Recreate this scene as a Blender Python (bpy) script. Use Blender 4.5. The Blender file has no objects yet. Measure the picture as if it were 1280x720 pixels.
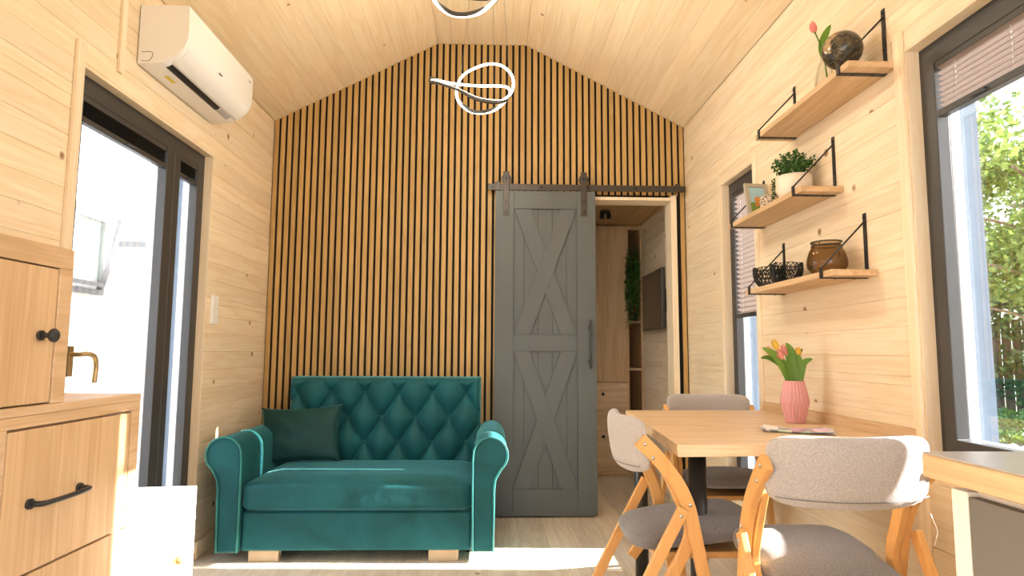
import bpy, bmesh, math, random
from mathutils import Vector, Matrix, noise
PI = math.pi
scene = bpy.context.scene
COL = scene.collection

# ------------------------------------------------------------------ camera
PITCH, YAW, ROLL = math.radians(5.755), math.radians(1.795), math.radians(0.312)
fwd0 = Vector((math.sin(YAW), math.cos(YAW), 0)); right0 = Vector((math.cos(YAW), -math.sin(YAW), 0)); up0 = Vector((0, 0, 1))
fwd = fwd0*math.cos(PITCH)+up0*math.sin(PITCH); upv = up0*math.cos(PITCH)-fwd0*math.sin(PITCH)
cr = right0*math.cos(ROLL)+upv*math.sin(ROLL); cu = upv*math.cos(ROLL)-right0*math.sin(ROLL)
cam = bpy.data.cameras.new('camera'); cam.sensor_width = 36; cam.lens = 801/1280*36; cam.clip_start = .02; cam.clip_end = 300
camo = bpy.data.objects.new('camera', cam); COL.objects.link(camo)
mw = Matrix.Identity(4)
for i in range(3):
    mw[i][0] = cr[i]; mw[i][1] = cu[i]; mw[i][2] = -fwd[i]
mw[2][3] = 1.05
camo.matrix_world = mw
scene.camera = camo

# ------------------------------------------------------------------ world, sun, exposure
SKY = 4.2; SUN = 34.0; LED = 7.0; LAMP_W = 13.0
w = bpy.data.worlds.new('sky'); scene.world = w; w.use_nodes = True
nt = w.node_tree; nt.nodes.clear()
wo = nt.nodes.new('ShaderNodeOutputWorld'); wb = nt.nodes.new('ShaderNodeBackground')
tc = nt.nodes.new('ShaderNodeTexCoord'); sx = nt.nodes.new('ShaderNodeSeparateXYZ'); rp = nt.nodes.new('ShaderNodeValToRGB')
nt.links.new(tc.outputs['Generated'], sx.inputs[0]); nt.links.new(sx.outputs['Z'], rp.inputs[0])
rp.color_ramp.elements[0].position = 0.0; rp.color_ramp.elements[0].color = (1.0, .985, .95, 1)
rp.color_ramp.elements[1].position = .8; rp.color_ramp.elements[1].color = (.62, .78, 1.0, 1)
nt.links.new(rp.outputs[0], wb.inputs[0]); wb.inputs[1].default_value = SKY
nt.links.new(wb.outputs[0], wo.inputs[0])
sl = bpy.data.lights.new('sun', 'SUN'); sl.energy = SUN; sl.angle = math.radians(.7); sl.color = (1, .97, .92)
so = bpy.data.objects.new('sun', sl); COL.objects.link(so)
so.rotation_euler = Vector((-1, .03, -.455)).to_track_quat('-Z', 'Y').to_euler(); so.location = (8, 3, 6)
scene.view_settings.view_transform = 'Standard'; scene.view_settings.look = 'None'
scene.view_settings.gamma = 1; scene.view_settings.use_curve_mapping = False
scene.view_settings.exposure = 0.52
def portal(loc, rot, sx_, sy_):
    l = bpy.data.lights.new('window_portal', 'AREA'); l.shape = 'RECTANGLE'; l.size = sx_; l.size_y = sy_
    l.cycles.is_portal = True
    o = bpy.data.objects.new('window_portal', l); COL.objects.link(o); o.location = loc; o.rotation_euler = rot

XL, XR, D, CY0 = -1.5, 1.33, 4.31, -1.6       # room shell: side walls, slat wall, rear wall
WT = .18
portal((XL-.16, 2.85, 1.05), (0, -PI/2, 0), 2.1, 1.1)
portal((XR+.16, 1.71, 1.15), (0, PI/2, 0), 1.7, .5)
portal((XR+.16, 3.385, 1.15), (0, PI/2, 0), 1.7, .5)
portal((XL-.16, 5.1, 1.42), (0, -PI/2, 0), 1.0, .65)
portal((XL-.16, -.75, 1.7), (0, -PI/2, 0), .8, 1.15)
portal((XR+.16, -.3, 1.55), (0, PI/2, 0), 1.1, 2.05)
portal((-.085, CY0-.16, 1.2), (PI/2, 0, 0), 2.5, 2.3)

# ------------------------------------------------------------------ materials
def newmat(name):
    m = bpy.data.materials.new(name); m.use_nodes = True
    return m, m.node_tree, m.node_tree.nodes['Principled BSDF']
def plain(name, col, rough=.5, metal=0, sheen=0, spec=.5, bump=0, bscale=200, var=0, vscale=8, coat=0):
    m, n, b = newmat(name)
    b.inputs['Base Color'].default_value = (*col, 1); b.inputs['Roughness'].default_value = rough
    b.inputs['Metallic'].default_value = metal; b.inputs['Specular IOR Level'].default_value = spec
    b.inputs['Sheen Weight'].default_value = sheen; b.inputs['Coat Weight'].default_value = coat
    t = n.nodes.new('ShaderNodeTexCoord')
    if bump:
        ns = n.nodes.new('ShaderNodeTexNoise'); ns.inputs['Scale'].default_value = bscale; ns.inputs['Detail'].default_value = 3
        n.links.new(t.outputs['Object'], ns.inputs['Vector'])
        bp = n.nodes.new('ShaderNodeBump'); bp.inputs['Strength'].default_value = bump; bp.inputs['Distance'].default_value = .003
        n.links.new(ns.outputs[0], bp.inputs['Height']); n.links.new(bp.outputs[0], b.inputs['Normal'])
    if var:
        ns = n.nodes.new('ShaderNodeTexNoise'); ns.inputs['Scale'].default_value = vscale; ns.inputs['Detail'].default_value = 4
        n.links.new(t.outputs['Object'], ns.inputs['Vector'])
        r = n.nodes.new('ShaderNodeValToRGB')
        r.color_ramp.elements[0].position = .3; r.color_ramp.elements[1].position = .7
        r.color_ramp.elements[0].color = (*[c*(1-var) for c in col], 1); r.color_ramp.elements[1].color = (*[min(1, c*(1+var)) for c in col], 1)
        n.links.new(ns.outputs[0], r.inputs[0]); n.links.new(r.outputs[0], b.inputs['Base Color'])
    return m
def wood(name, light, dark, axis, rough=.5, along=1.2, across=14, knot=(.30, .15, .06), knots=.085, kscale=6, vary=.10, contrast=1.0, bump=.15):
    """procedural timber: grain stretched along one axis, per-board offset from the face attribute 'rnd'"""
    m, n, b = newmat(name); N = n.nodes.new; L = n.links.new
    t = N('ShaderNodeTexCoord'); at = N('ShaderNodeAttribute'); at.attribute_name = 'rnd'
    cm = N('ShaderNodeVectorMath'); cm.operation = 'SCALE'; cm.inputs[0].default_value = (37.1, 91.7, 53.3); L(at.outputs['Fac'], cm.inputs['Scale'])
    ad = N('ShaderNodeVectorMath'); ad.operation = 'ADD'; L(t.outputs['Object'], ad.inputs[0]); L(cm.outputs[0], ad.inputs[1])
    mp = N('ShaderNodeMapping'); L(ad.outputs[0], mp.inputs['Vector'])
    s = [across]*3; s[axis] = along; mp.inputs['Scale'].default_value = s
    n1 = N('ShaderNodeTexNoise'); n1.inputs['Scale'].default_value = 1; n1.inputs['Detail'].default_value = 5; n1.inputs['Distortion'].default_value = .8; L(mp.outputs[0], n1.inputs['Vector'])
    wv = N('ShaderNodeMath'); wv.operation = 'MULTIPLY'; wv.inputs[1].default_value = 26; L(n1.outputs[0], wv.inputs[0])
    sn = N('ShaderNodeMath'); sn.operation = 'SINE'; L(wv.outputs[0], sn.inputs[0])
    mp2 = N('ShaderNodeMapping'); L(ad.outputs[0], mp2.inputs['Vector']); s2 = [across*9]*3; s2[axis] = along*3; mp2.inputs['Scale'].default_value = s2
    n2 = N('ShaderNodeTexNoise'); n2.inputs['Scale'].default_value = 1; n2.inputs['Detail'].default_value = 3; L(mp2.outputs[0], n2.inputs['Vector'])
    a = N('ShaderNodeMath'); a.operation = 'MULTIPLY_ADD'; a.inputs[1].default_value = .16*contrast; L(sn.outputs[0], a.inputs[0])
    c = N('ShaderNodeMath'); c.operation = 'MULTIPLY_ADD'; c.inputs[1].default_value = .9*contrast; c.inputs[2].default_value = .02; L(n2.outputs[0], c.inputs[0]); L(c.outputs[0], a.inputs[2])
    rm = N('ShaderNodeValToRGB'); rm.color_ramp.elements[0].position = .2; rm.color_ramp.elements[1].position = .85
    rm.color_ramp.elements[0].color = (*light, 1); rm.color_ramp.elements[1].color = (*dark, 1); L(a.outputs[0], rm.inputs[0])
    hs = N('ShaderNodeHueSaturation'); L(rm.outputs[0], hs.inputs['Color'])
    vr = N('ShaderNodeMath'); vr.operation = 'MULTIPLY_ADD'; vr.inputs[1].default_value = vary*2; vr.inputs[2].default_value = 1-vary; L(at.outputs['Fac'], vr.inputs[0]); L(vr.outputs[0], hs.inputs['Value'])
    out = hs.outputs[0]
    if knots:
        vo = N('ShaderNodeTexVoronoi'); vo.inputs['Scale'].default_value = kscale; L(ad.outputs[0], vo.inputs['Vector'])
        kr = N('ShaderNodeValToRGB'); kr.color_ramp.elements[0].position = knots*.55; kr.color_ramp.elements[0].color = (1, 1, 1, 1)
        kr.color_ramp.elements[1].position = knots; kr.color_ramp.elements[1].color = (0, 0, 0, 1); L(vo.outputs['Distance'], kr.inputs[0])
        mx = N('ShaderNodeMix'); mx.data_type = 'RGBA'; L(kr.outputs[0], mx.inputs['Factor']); L(out, mx.inputs[6]); mx.inputs[7].default_value = (*knot, 1); out = mx.outputs[2]
    L(out, b.inputs['Base Color']); b.inputs['Roughness'].default_value = rough; b.inputs['Specular IOR Level'].default_value = .3
    if bump:
        bp = N('ShaderNodeBump'); bp.inputs['Strength'].default_value = bump; bp.inputs['Distance'].default_value = .002; L(n2.outputs[0], bp.inputs['Height']); L(bp.outputs[0], b.inputs['Normal'])
    return m
def thin_glass(name, tint=(1, 1, 1), refl=.06):
    m, n, b = newmat(name); n.nodes.remove(b); o = n.nodes['Material Output']
    tr = n.nodes.new('ShaderNodeBsdfTransparent'); tr.inputs[0].default_value = (*tint, 1)
    gl = n.nodes.new('ShaderNodeBsdfGlossy'); gl.inputs['Roughness'].default_value = .02
    lw = n.nodes.new('ShaderNodeLayerWeight'); lw.inputs[0].default_value = .25
    mu = n.nodes.new('ShaderNodeMath'); mu.operation = 'MULTIPLY_ADD'; mu.inputs[1].default_value = .35; mu.inputs[2].default_value = refl*.3
    n.links.new(lw.outputs['Fresnel'], mu.inputs[0])
    mx = n.nodes.new('ShaderNodeMixShader'); n.links.new(mu.outputs[0], mx.inputs[0]); n.links.new(tr.outputs[0], mx.inputs[1]); n.links.new(gl.outputs[0], mx.inputs[2]); n.links.new(mx.outputs[0], o.inputs[0])
    return m
def emit(name, col, s):
    m, n, b = newmat(name); b.inputs['Base Color'].default_value = (*col, 1); b.inputs['Emission Color'].default_value = (*col, 1); b.inputs['Emission Strength'].default_value = s
    return m
def cloth(name, c1, c2, scale=260, rough=.9, sheen=.3, bump=.5):
    m, n, b = newmat(name); N = n.nodes.new; L = n.links.new
    t = N('ShaderNodeTexCoord'); wv = N('ShaderNodeTexNoise'); wv.inputs['Scale'].default_value = scale; wv.inputs['Detail'].default_value = 4
    L(t.outputs['Object'], wv.inputs['Vector']); r = N('ShaderNodeValToRGB'); r.color_ramp.elements[0].position = .35; r.color_ramp.elements[1].position = .65
    r.color_ramp.elements[0].color = (*c1, 1); r.color_ramp.elements[1].color = (*c2, 1); L(wv.outputs[0], r.inputs[0]); L(r.outputs[0], b.inputs['Base Color'])
    b.inputs['Roughness'].default_value = rough; b.inputs['Sheen Weight'].default_value = sheen; b.inputs['Specular IOR Level'].default_value = .15
    bp = N('ShaderNodeBump'); bp.inputs['Strength'].default_value = bump; bp.inputs['Distance'].default_value = .002; L(wv.outputs[0], bp.inputs['Height']); L(bp.outputs[0], b.inputs['Normal'])
    return m
def leafmat(name, c1, c2, trans=.4, scale=3):
    m, n, b = newmat(name); N = n.nodes.new; L = n.links.new
    at = N('ShaderNodeAttribute'); at.attribute_name = 'rnd'; r = N('ShaderNodeValToRGB')
    r.color_ramp.elements[0].color = (*c1, 1); r.color_ramp.elements[1].color = (*c2, 1); L(at.outputs['Fac'], r.inputs[0]); L(r.outputs[0], b.inputs['Base Color'])
    b.inputs['Roughness'].default_value = .5
    tr = N('ShaderNodeBsdfTranslucent'); L(r.outputs[0], tr.inputs[0]); mx = N('ShaderNodeMixShader'); mx.inputs[0].default_value = trans
    L(b.outputs[0], mx.inputs[1]); L(tr.outputs[0], mx.inputs[2]); L(mx.outputs[0], n.nodes['Material Output'].inputs[0])
    return m

PINE_L, PINE_D = (.88, .75, .56), (.78, .60, .385)
M = {}
M['pine_y'] = wood('pine_boards_along_room', PINE_L, PINE_D, 1, vary=.06, knots=.10, kscale=5.0, contrast=1.0)
M['pine_ceiling'] = wood('pine_ceiling_boards', (.86, .715, .50), (.76, .575, .345), 1, vary=.05, knots=.065, kscale=4.5, contrast=.9)
M['pine_z'] = wood('pine_batten_upright', PINE_L, PINE_D, 2, vary=.05, knots=0, contrast=.8)
M['pine_x'] = wood('pine_batten_across', PINE_L, PINE_D, 0, vary=.05, knots=0, contrast=.8)
M['slat'] = wood('oak_slat_veneer', (.54, .340, .132), (.40, .235, .072), 2, vary=.10, knots=0, along=2, across=22, contrast=.9, rough=.55)
M['felt'] = plain('black_acoustic_felt', (.006, .0055, .005), .95, bump=.3, bscale=400)
M['oak_x'] = wood('oak_decor_across', (.76, .56, .36), (.59, .40, .22), 0, vary=.05, knots=.05, kscale=4)
M['oak_y'] = wood('oak_decor_lengthwise', (.72, .51, .31), (.54, .35, .18), 1, vary=.05, knots=.06, kscale=5)
M['oak_z'] = wood('oak_decor_upright', (.70, .49, .28), (.54, .34, .17), 2, vary=.05, knots=.06, kscale=4.4)
M['floor'] = wood('pale_laminate_boards', (.72, .62, .49), (.56, .45, .33), 1, vary=.10, knots=.06, kscale=3.3, rough=.38)
M['beech'] = wood('orange_beech', (.70, .39, .14), (.55, .27, .085), 2, knots=0, vary=.03, contrast=.6, rough=.35)
M['anth'] = plain('anthracite_window_profile', (.045, .043, .042), .45, bump=.05)
M['anth_metal'] = plain('black_steel', (.035, .033, .032), .45, metal=.3)
M['pvc'] = plain('white_outer_profile', (.80, .84, .88), .4)
M['bluegrey'] = plain('grey_blue_outer_lining', (.11, .145, .19), .5, var=.1)
M['glass'] = thin_glass('window_glass')
M['doorpaint'] = plain('grey_green_door_paint', (.088, .096, .092), .5, bump=.06, bscale=60, var=.04, vscale=3)
M['bronze_steel'] = plain('dark_bronze_steel', (.06, .048, .038), .45, metal=.5)
M['bolt'] = plain('dark_bolt_head', (.02, .018, .016), .4, metal=.6)
M['chrome'] = plain('steel_bolt', (.55, .53, .5), .3, metal=1)
M['brass'] = plain('brass_handle', (.50, .36, .18), .35, metal=.8)
M['white_plastic'] = plain('white_plastic', (.86, .84, .81), .3, spec=.4)
M['ac_side'] = plain('white_plastic_warm', (.84, .80, .74), .35)
M['black'] = plain('black_plastic', (.015, .015, .015), .5)
M['white_lam'] = plain('white_laminate', (.90, .88, .84), .3)
M['grey_panel'] = plain('grey_front_panel', (.16, .155, .14), .5, var=.03)
M['worktop'] = wood('pale_worktop_surface', (.74, .68, .60), (.62, .55, .46), 1, knots=0, rough=.22, vary=.02)
M['legsteel'] = plain('black_leg_tube', (.03, .031, .03), .32, metal=.5)
M['grey_cloth'] = cloth('grey_chair_cloth', (.13, .125, .13), (.21, .20, .205))
M['beige_cloth'] = cloth('grey_beige_chair_cloth', (.36, .34, .33), (.48, .45, .43))
M['red_trim'] = plain('pale_pink_underside', (.62, .5, .44), .8)
def velvet(name, col, tint):
    m, n, b = newmat(name); N = n.nodes.new; L = n.links.new
    t = N('ShaderNodeTexCoord'); ns = N('ShaderNodeTexNoise'); ns.inputs['Scale'].default_value = 5; ns.inputs['Detail'].default_value = 3; ns.inputs['Distortion'].default_value = .6; L(t.outputs['Object'], ns.inputs[0])
    r = N('ShaderNodeValToRGB'); r.color_ramp.elements[0].position = .3; r.color_ramp.elements[1].position = .72
    r.color_ramp.elements[0].color = (*[c*.72 for c in col], 1); r.color_ramp.elements[1].color = (*[c*1.3 for c in col], 1); L(ns.outputs[0], r.inputs[0]); L(r.outputs[0], b.inputs['Base Color'])
    b.inputs['Roughness'].default_value = .55; b.inputs['Sheen Weight'].default_value = .55; b.inputs['Sheen Roughness'].default_value = .35; b.inputs['Sheen Tint'].default_value = (*tint, 1); b.inputs['Specular IOR Level'].default_value = .2
    n2 = N('ShaderNodeTexNoise'); n2.inputs['Scale'].default_value = 14; n2.inputs['Detail'].default_value = 2; L(t.outputs['Object'], n2.inputs[0])
    bp = N('ShaderNodeBump'); bp.inputs['Strength'].default_value = .25; bp.inputs['Distance'].default_value = .01; L(n2.outputs[0], bp.inputs['Height']); L(bp.outputs[0], b.inputs['Normal'])
    return m
M['velvet'] = velvet('teal_velvet', (.009, .088, .098), (.25, .72, .78))
M['velvet_pillow'] = velvet('dark_teal_velvet', (.008, .045, .045), (.15, .4, .4))
M['piping'] = velvet('teal_piping', (.03, .19, .17), (.5, .9, .85))
M['legwood'] = plain('pale_wood_block', (.45, .34, .22), .6, var=.1)
M['leaf'] = leafmat('tulip_leaf_green', (.10, .24, .03), (.22, .42, .06), .35)
M['petal_pink'] = leafmat('pink_petal', (.82, .27, .24), (.9, .42, .36), .35)
M['petal_yellow'] = leafmat('yellow_petal', (.85, .55, .06), (.9, .68, .12), .35)
M['herb'] = leafmat('small_green_leaves', (.02, .07, .015), (.08, .20, .035), .25)
M['shadeplant'] = leafmat('trailing_green_leaves', (.03, .10, .015), (.10, .26, .04), .3)
M['pinkvase'] = plain('matte_pink_ceramic', (.70, .34, .34), .45)
M['cream'] = plain('cream_ceramic', (.80, .70, .58), .6, bump=.1, bscale=40)
M['blackwire'] = plain('matte_black_openwork', (.015, .015, .016), .6)
M['cord'] = plain('dark_suspension_wire', (.05, .05, .05), .5)
M['thread'] = plain('white_thread', (.9, .9, .88), .8)
def translucent(name, col, amt=.5):
    m, n, b = newmat(name); b.inputs['Base Color'].default_value = (*col, 1); b.inputs['Roughness'].default_value = .8
    tr = n.nodes.new('ShaderNodeBsdfTranslucent'); tr.inputs[0].default_value = (*col, 1); mx = n.nodes.new('ShaderNodeMixShader'); mx.inputs[0].default_value = amt
    n.links.new(b.outputs[0], mx.inputs[1]); n.links.new(tr.outputs[0], mx.inputs[2]); n.links.new(mx.outputs[0], n.nodes['Material Output'].inputs[0])
    return m
M['pleat'] = translucent('taupe_pleated_fabric', (.33, .265, .235), .11)
def glassmat(name, col, rough=.03, ior=1.3):
    m, n, b = newmat(name); b.inputs['Base Color'].default_value = (*col, 1); b.inputs['Transmission Weight'].default_value = 1; b.inputs['Roughness'].default_value = rough; b.inputs['IOR'].default_value = ior
    return m
M['brownglass'] = thin_glass('amber_brown_glass', (.70, .60, .46), .12)
M['clearglass'] = thin_glass('clear_glass', (.95, .96, .95), .10)

# ------------------------------------------------------------------ mesh helpers
def newbm():
    bm = bmesh.new(); bm.faces.layers.float.new('rnd'); return bm
def addfaces(bm, vs, faces, rnd=None, smooth=False):
    lay = bm.faces.layers.float['rnd']; r = random.random() if rnd is None else rnd
    bv = [bm.verts.new(v) for v in vs]; out = []
    for f in faces:
        try:
            q = bm.faces.new([bv[i] for i in f]); q[lay] = r; q.smooth = smooth; out.append(q)
        except ValueError: pass
    return bv
def box(bm, x0, x1, y0, y1, z0, z1, rnd=None, mat=None):
    vs = [Vector((x, y, z)) for z in (z0, z1) for y in (y0, y1) for x in (x0, x1)]
    if mat: vs = [mat @ v for v in vs]
    addfaces(bm, vs, [(0, 2, 3, 1), (4, 5, 7, 6), (0, 1, 5, 4), (1, 3, 7, 5), (3, 2, 6, 7), (2, 0, 4, 6)], rnd)
def prism(bm, poly, f, a, b, rnd=None, smooth=False):
    """poly: 2-D outline; f(p, q, t) -> 3-D point; swept from t=a to t=b"""
    n = len(poly); vs = [f(p, q, a) for p, q in poly]+[f(p, q, b) for p, q in poly]
    lay = bm.faces.layers.float['rnd']; r = random.random() if rnd is None else rnd
    bv = [bm.verts.new(v) for v in vs]
    for i in range(n):
        j = (i+1) % n; q = bm.faces.new((bv[i], bv[j], bv[j+n], bv[i+n])); q[lay] = r; q.smooth = smooth
    for idx in (list(range(n))[::-1], [n+i for i in range(n)]):
        q = bm.faces.new([bv[i] for i in idx]); q[lay] = r
def board(bm, O, L, W, N, th=.018, c=.0025, rnd=None):
    O, L, W, N = Vector(O), Vector(L), Vector(W), Vector(N); w_ = W.length; W = W.normalized()
    c = min(c, w_*.3); pts = [(0, -th), (0, -c), (c, 0), (w_-c, 0), (w_, -c), (w_, -th)]
    prism(bm, pts, lambda p, q, t: O+W*p+N*q+L*t, 0, 1, rnd)
def tube(bm, pts, r, seg=10, closed=False, rnd=None, caps=True):
    pts = [Vector(p) for p in pts]; n = len(pts); rr = r if isinstance(r, (list, tuple)) else [r]*n
    lay = bm.faces.layers.float['rnd']; rv = random.random() if rnd is None else rnd
    rings = []; prev = None
    for i, p in enumerate(pts):
        t = (pts[(i+1) % n]-pts[i-1]) if closed else (pts[min(i+1, n-1)]-pts[max(i-1, 0)])
        t = t.normalized() if t.length > 1e-9 else Vector((0, 0, 1))
        if prev is None:
            u = t.orthogonal().normalized()
        else:
            u = prev-t*prev.dot(t); u = u.normalized() if u.length > 1e-6 else t.orthogonal().normalized()
        prev = u; v = t.cross(u)
        rings.append([bm.verts.new(p+(u*math.cos(2*PI*k/seg)+v*math.sin(2*PI*k/seg))*rr[i]) for k in range(seg)])
    m = n if closed else n-1
    for i in range(m):
        a, b = rings[i], rings[(i+1) % n]; off = 0
        if closed and i == n-1:
            off = min(range(seg), key=lambda o: sum((a[k].co-b[(k+o) % seg].co).length for k in range(seg)))
        for k in range(seg):
            try:
                f = bm.faces.new((a[k], a[(k+1) % seg], b[(k+1+off) % seg], b[(k+off) % seg])); f.smooth = True; f[lay] = rv
            except ValueError: pass
    if not closed and caps:
        for g in (rings[0][::-1], rings[-1]):
            f = bm.faces.new(g); f[lay] = rv
def lathe(bm, prof, c=(0, 0, 0), seg=40, fn=None, rnd=None, close_bottom=True, close_top=False):
    lay = bm.faces.layers.float['rnd']; rv = random.random() if rnd is None else rnd
    rings = []
    for r, z in prof:
        ring = []
        for k in range(seg):
            a = 2*PI*k/seg; q = r*(fn(k, z) if fn else 1)
            ring.append(bm.verts.new((c[0]+q*math.cos(a), c[1]+q*math.sin(a), c[2]+z)))
        rings.append(ring)
    for a, b in zip(rings, rings[1:]):
        for k in range(seg):
            f = bm.faces.new((a[k], a[(k+1) % seg], b[(k+1) % seg], b[k])); f.smooth = True; f[lay] = rv
    if close_bottom: f = bm.faces.new(rings[0][::-1]); f[lay] = rv
    if close_top: f = bm.faces.new(rings[-1]); f[lay] = rv
def softbox(bm, half, n_out=6, n_thick=3, thin=1, cuts=14, fn=None):
    """rounded cushion: outline roundness n_out, edge roundness n_thick on the thin axis"""
    tmp = bmesh.new(); bmesh.ops.create_cube(tmp, size=2); bmesh.ops.subdivide_edges(tmp, edges=tmp.edges[:], cuts=cuts, use_grid_fill=True)
    lay = bm.faces.layers.float['rnd']; ax = [i for i in range(3) if i != thin]; mp = {}
    for v in tmp.verts:
        p = v.co.copy(); a, b, t = p[ax[0]], p[ax[1]], p[thin]
        mlin = max(abs(a), abs(b)); rr = (abs(a)**n_out+abs(b)**n_out)**(1/n_out)
        s = mlin/rr if rr > 1e-9 else 1; a *= s; b *= s; rho = mlin
        q = (rho**n_thick+abs(t)**n_thick)**(1/n_thick); k = max(rho, abs(t))/q if q > 1e-9 else 1
        p[ax[0]] = a*k*half[ax[0]]; p[ax[1]] = b*k*half[ax[1]]; p[thin] = t*k*half[thin]
        if fn: p = fn(p)
        mp[v] = bm.verts.new(p)
    for f in tmp.faces:
        q = bm.faces.new([mp[v] for v in f.verts]); q.smooth = True; q[lay] = .5
    tmp.free()
def sphere(bm, c, r, seg=16, sc=(1, 1, 1), rnd=None):
    lay = bm.faces.layers.float['rnd']; rv = random.random() if rnd is None else rnd
    g = bmesh.ops.create_uvsphere(bm, u_segments=seg, v_segments=max(6, seg//2), radius=1)
    for v in g['verts']:
        v.co = Vector((c[0]+v.co.x*r*sc[0], c[1]+v.co.y*r*sc[1], c[2]+v.co.z*r*sc[2]))
        for f in v.link_faces: f.smooth = True; f[lay] = rv
def smooth_path(P, n=8, closed=False):
    P = [Vector(p) for p in P]; out = []; m = len(P)
    rng = range(m) if closed else range(m-1)
    for i in rng:
        p0 = P[(i-1) % m] if closed else P[max(i-1, 0)]; p1 = P[i]; p2 = P[(i+1) % m]; p3 = P[(i+2) % m] if closed else P[min(i+2, m-1)]
        for k in range(n):
            t = k/n; out.append(.5*((2*p1)+(p2-p0)*t+(2*p0-5*p1+4*p2-p3)*t*t+(3*p1-p0-3*p2+p3)*t**3))
    if not closed: out.append(P[-1])
    return out
def obj(name, bm, mat, parent=None, bevel=0, bseg=2, sub=0, loc=None):
    bmesh.ops.recalc_face_normals(bm, faces=bm.faces[:])
    me = bpy.data.meshes.new(name); bm.to_mesh(me); bm.free()
    for m_ in (mat if isinstance(mat, (list, tuple)) else [mat]): me.materials.append(m_)
    o = bpy.data.objects.new(name, me); COL.objects.link(o)
    if parent: o.parent = parent
    if loc: o.location = loc
    if bevel:
        b = o.modifiers.new('bevel', 'BEVEL'); b.width = bevel; b.segments = bseg; b.limit_method = 'ANGLE'; b.angle_limit = math.radians(40)
    if sub:
        s = o.modifiers.new('subdivision', 'SUBSURF'); s.levels = sub; s.render_levels = sub
    return o
def thing(name, label, cat, loc=(0, 0, 0), rotz=0, group=None):
    o = bpy.data.objects.new(name, None); COL.objects.link(o); o.location = loc; o.rotation_euler = (0, 0, rotz); o.empty_display_size = .1
    o['label'] = label; o['category'] = cat
    if group: o['group'] = group
    return o
def tag(o, label, cat, group=None, kind=None):
    o['label'] = label; o['category'] = cat
    if group: o['group'] = group
    if kind: o['kind'] = kind
    return o
def struct(o): o['kind'] = 'structure'; return o
def sempty(name, loc):
    o = bpy.data.objects.new(name, None); COL.objects.link(o); o.location = loc; o['kind'] = 'structure'; o.empty_display_size = .1; return o
def dup(root, loc, rotz, label, group=None):
    r = root.copy(); COL.objects.link(r); r.location = loc; r.rotation_euler = (0, 0, rotz); r['label'] = label
    if group: r['group'] = group
    for ch in list(root.children):
        c = ch.copy(); COL.objects.link(c); c.parent = r
        for g in ch.children:
            d = g.copy(); COL.objects.link(d); d.parent = c
    return r
def ring(bm, f, o, i, t0, t1):
    """one connected rectangular frame; o, i = (a0, a1, b0, b1) outer / inner, f(a, b, t) -> point"""
    vs = [f(a, b, t) for t in (t0, t1) for q in (o, i) for a, b in ((q[0], q[2]), (q[1], q[2]), (q[1], q[3]), (q[0], q[3]))]
    fc = []
    for k in range(4):
        n = (k+1) % 4; fc += [(k, n, 4+n, 4+k), (8+k, 12+k, 12+n, 8+n), (k, 8+k, 8+n, n), (4+k, 4+n, 12+n, 12+k)]
    addfaces(bm, [Vector(v) for v in vs], fc, .5)
def cyl(bm, p, q, r, seg=16): tube(bm, [p, q], r, seg)
random.seed(7)

# ================================================================== THE SETTING
ROWH = .095
def plank_rows(bm, zmax, y0, y1, openings, mk, zmin=0.0):
    """horizontal boards cut round the openings; mk(bm, ya, yb, za, zb, rnd)"""
    z = zmin
    while z < zmax-1e-6:
        zb = min(z+ROWH, zmax); rnd = random.random()
        cuts = sorted({z, zb, *[e for o in openings for e in (o[2], o[3]) if z < e < zb]})
        for za, zc in zip(cuts, cuts[1:]):
            segs = [(y0, y1)]
            for (a, b, c, d) in openings:
                if c < zc-1e-6 and d > za+1e-6:
                    ns = []
                    for (p, q) in segs:
                        if b <= p or a >= q: ns.append((p, q)); continue
                        if a > p: ns.append((p, a))
                        if b < q: ns.append((b, q))
                    segs = ns
            for p, q in segs: mk(bm, p, q, za, zc, rnd)
        z = zb
EAVE, RIDGE = 2.62, 3.20
OPL = [(2.29, 3.405, 0.0, 2.09), (4.75, 5.45, .9, 1.95), (-1.35, -.15, 1.3, 2.1)]                     # glazed door in the left wall; two unseen openings added for daylight
OPR = [(1.445, 1.95, .725, 2.03), (3.15, 3.62, .26, 2.03), (-1.35, .75, .98, 2.1)]   # two tall narrow windows; an unseen opening added behind the camera for light
YB = 6.3                                             # end of the room behind the slat wall
def wall_side(name, X, s, ops, ya, yb, zmax):
    bm = newbm(); n = Vector((-s, 0, 0))
    plank_rows(bm, zmax, ya, yb, ops, lambda b, p, q, za, zc, r: board(b, (X, p, za), (0, q-p, 0), (0, 0, zc-za), n, .02, .0028, r))
    core = []
    ylist = sorted({ya, yb, *[e for o in ops for e in o[:2]]})
    for p, q in zip(ylist, ylist[1:]):
        o = [o for o in ops if o[0] <= p+1e-6 and o[1] >= q-1e-6]
        zs = [(0, zmax+.1)] if not o else [(0, o[0][2]), (o[0][3], zmax+.1)]
        for a, b in zs:
            if b-a > .005: box(bm, *(sorted((X+s*.0201, X+s*WT))), p, q, a, b, .5)
    return struct(obj(name, bm, M['pine_y']))
wall_side('wall_left', XL, -1, OPL, CY0, YB, EAVE)
wall_side('wall_right', XR, 1, OPR, CY0, YB, EAVE)

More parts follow.
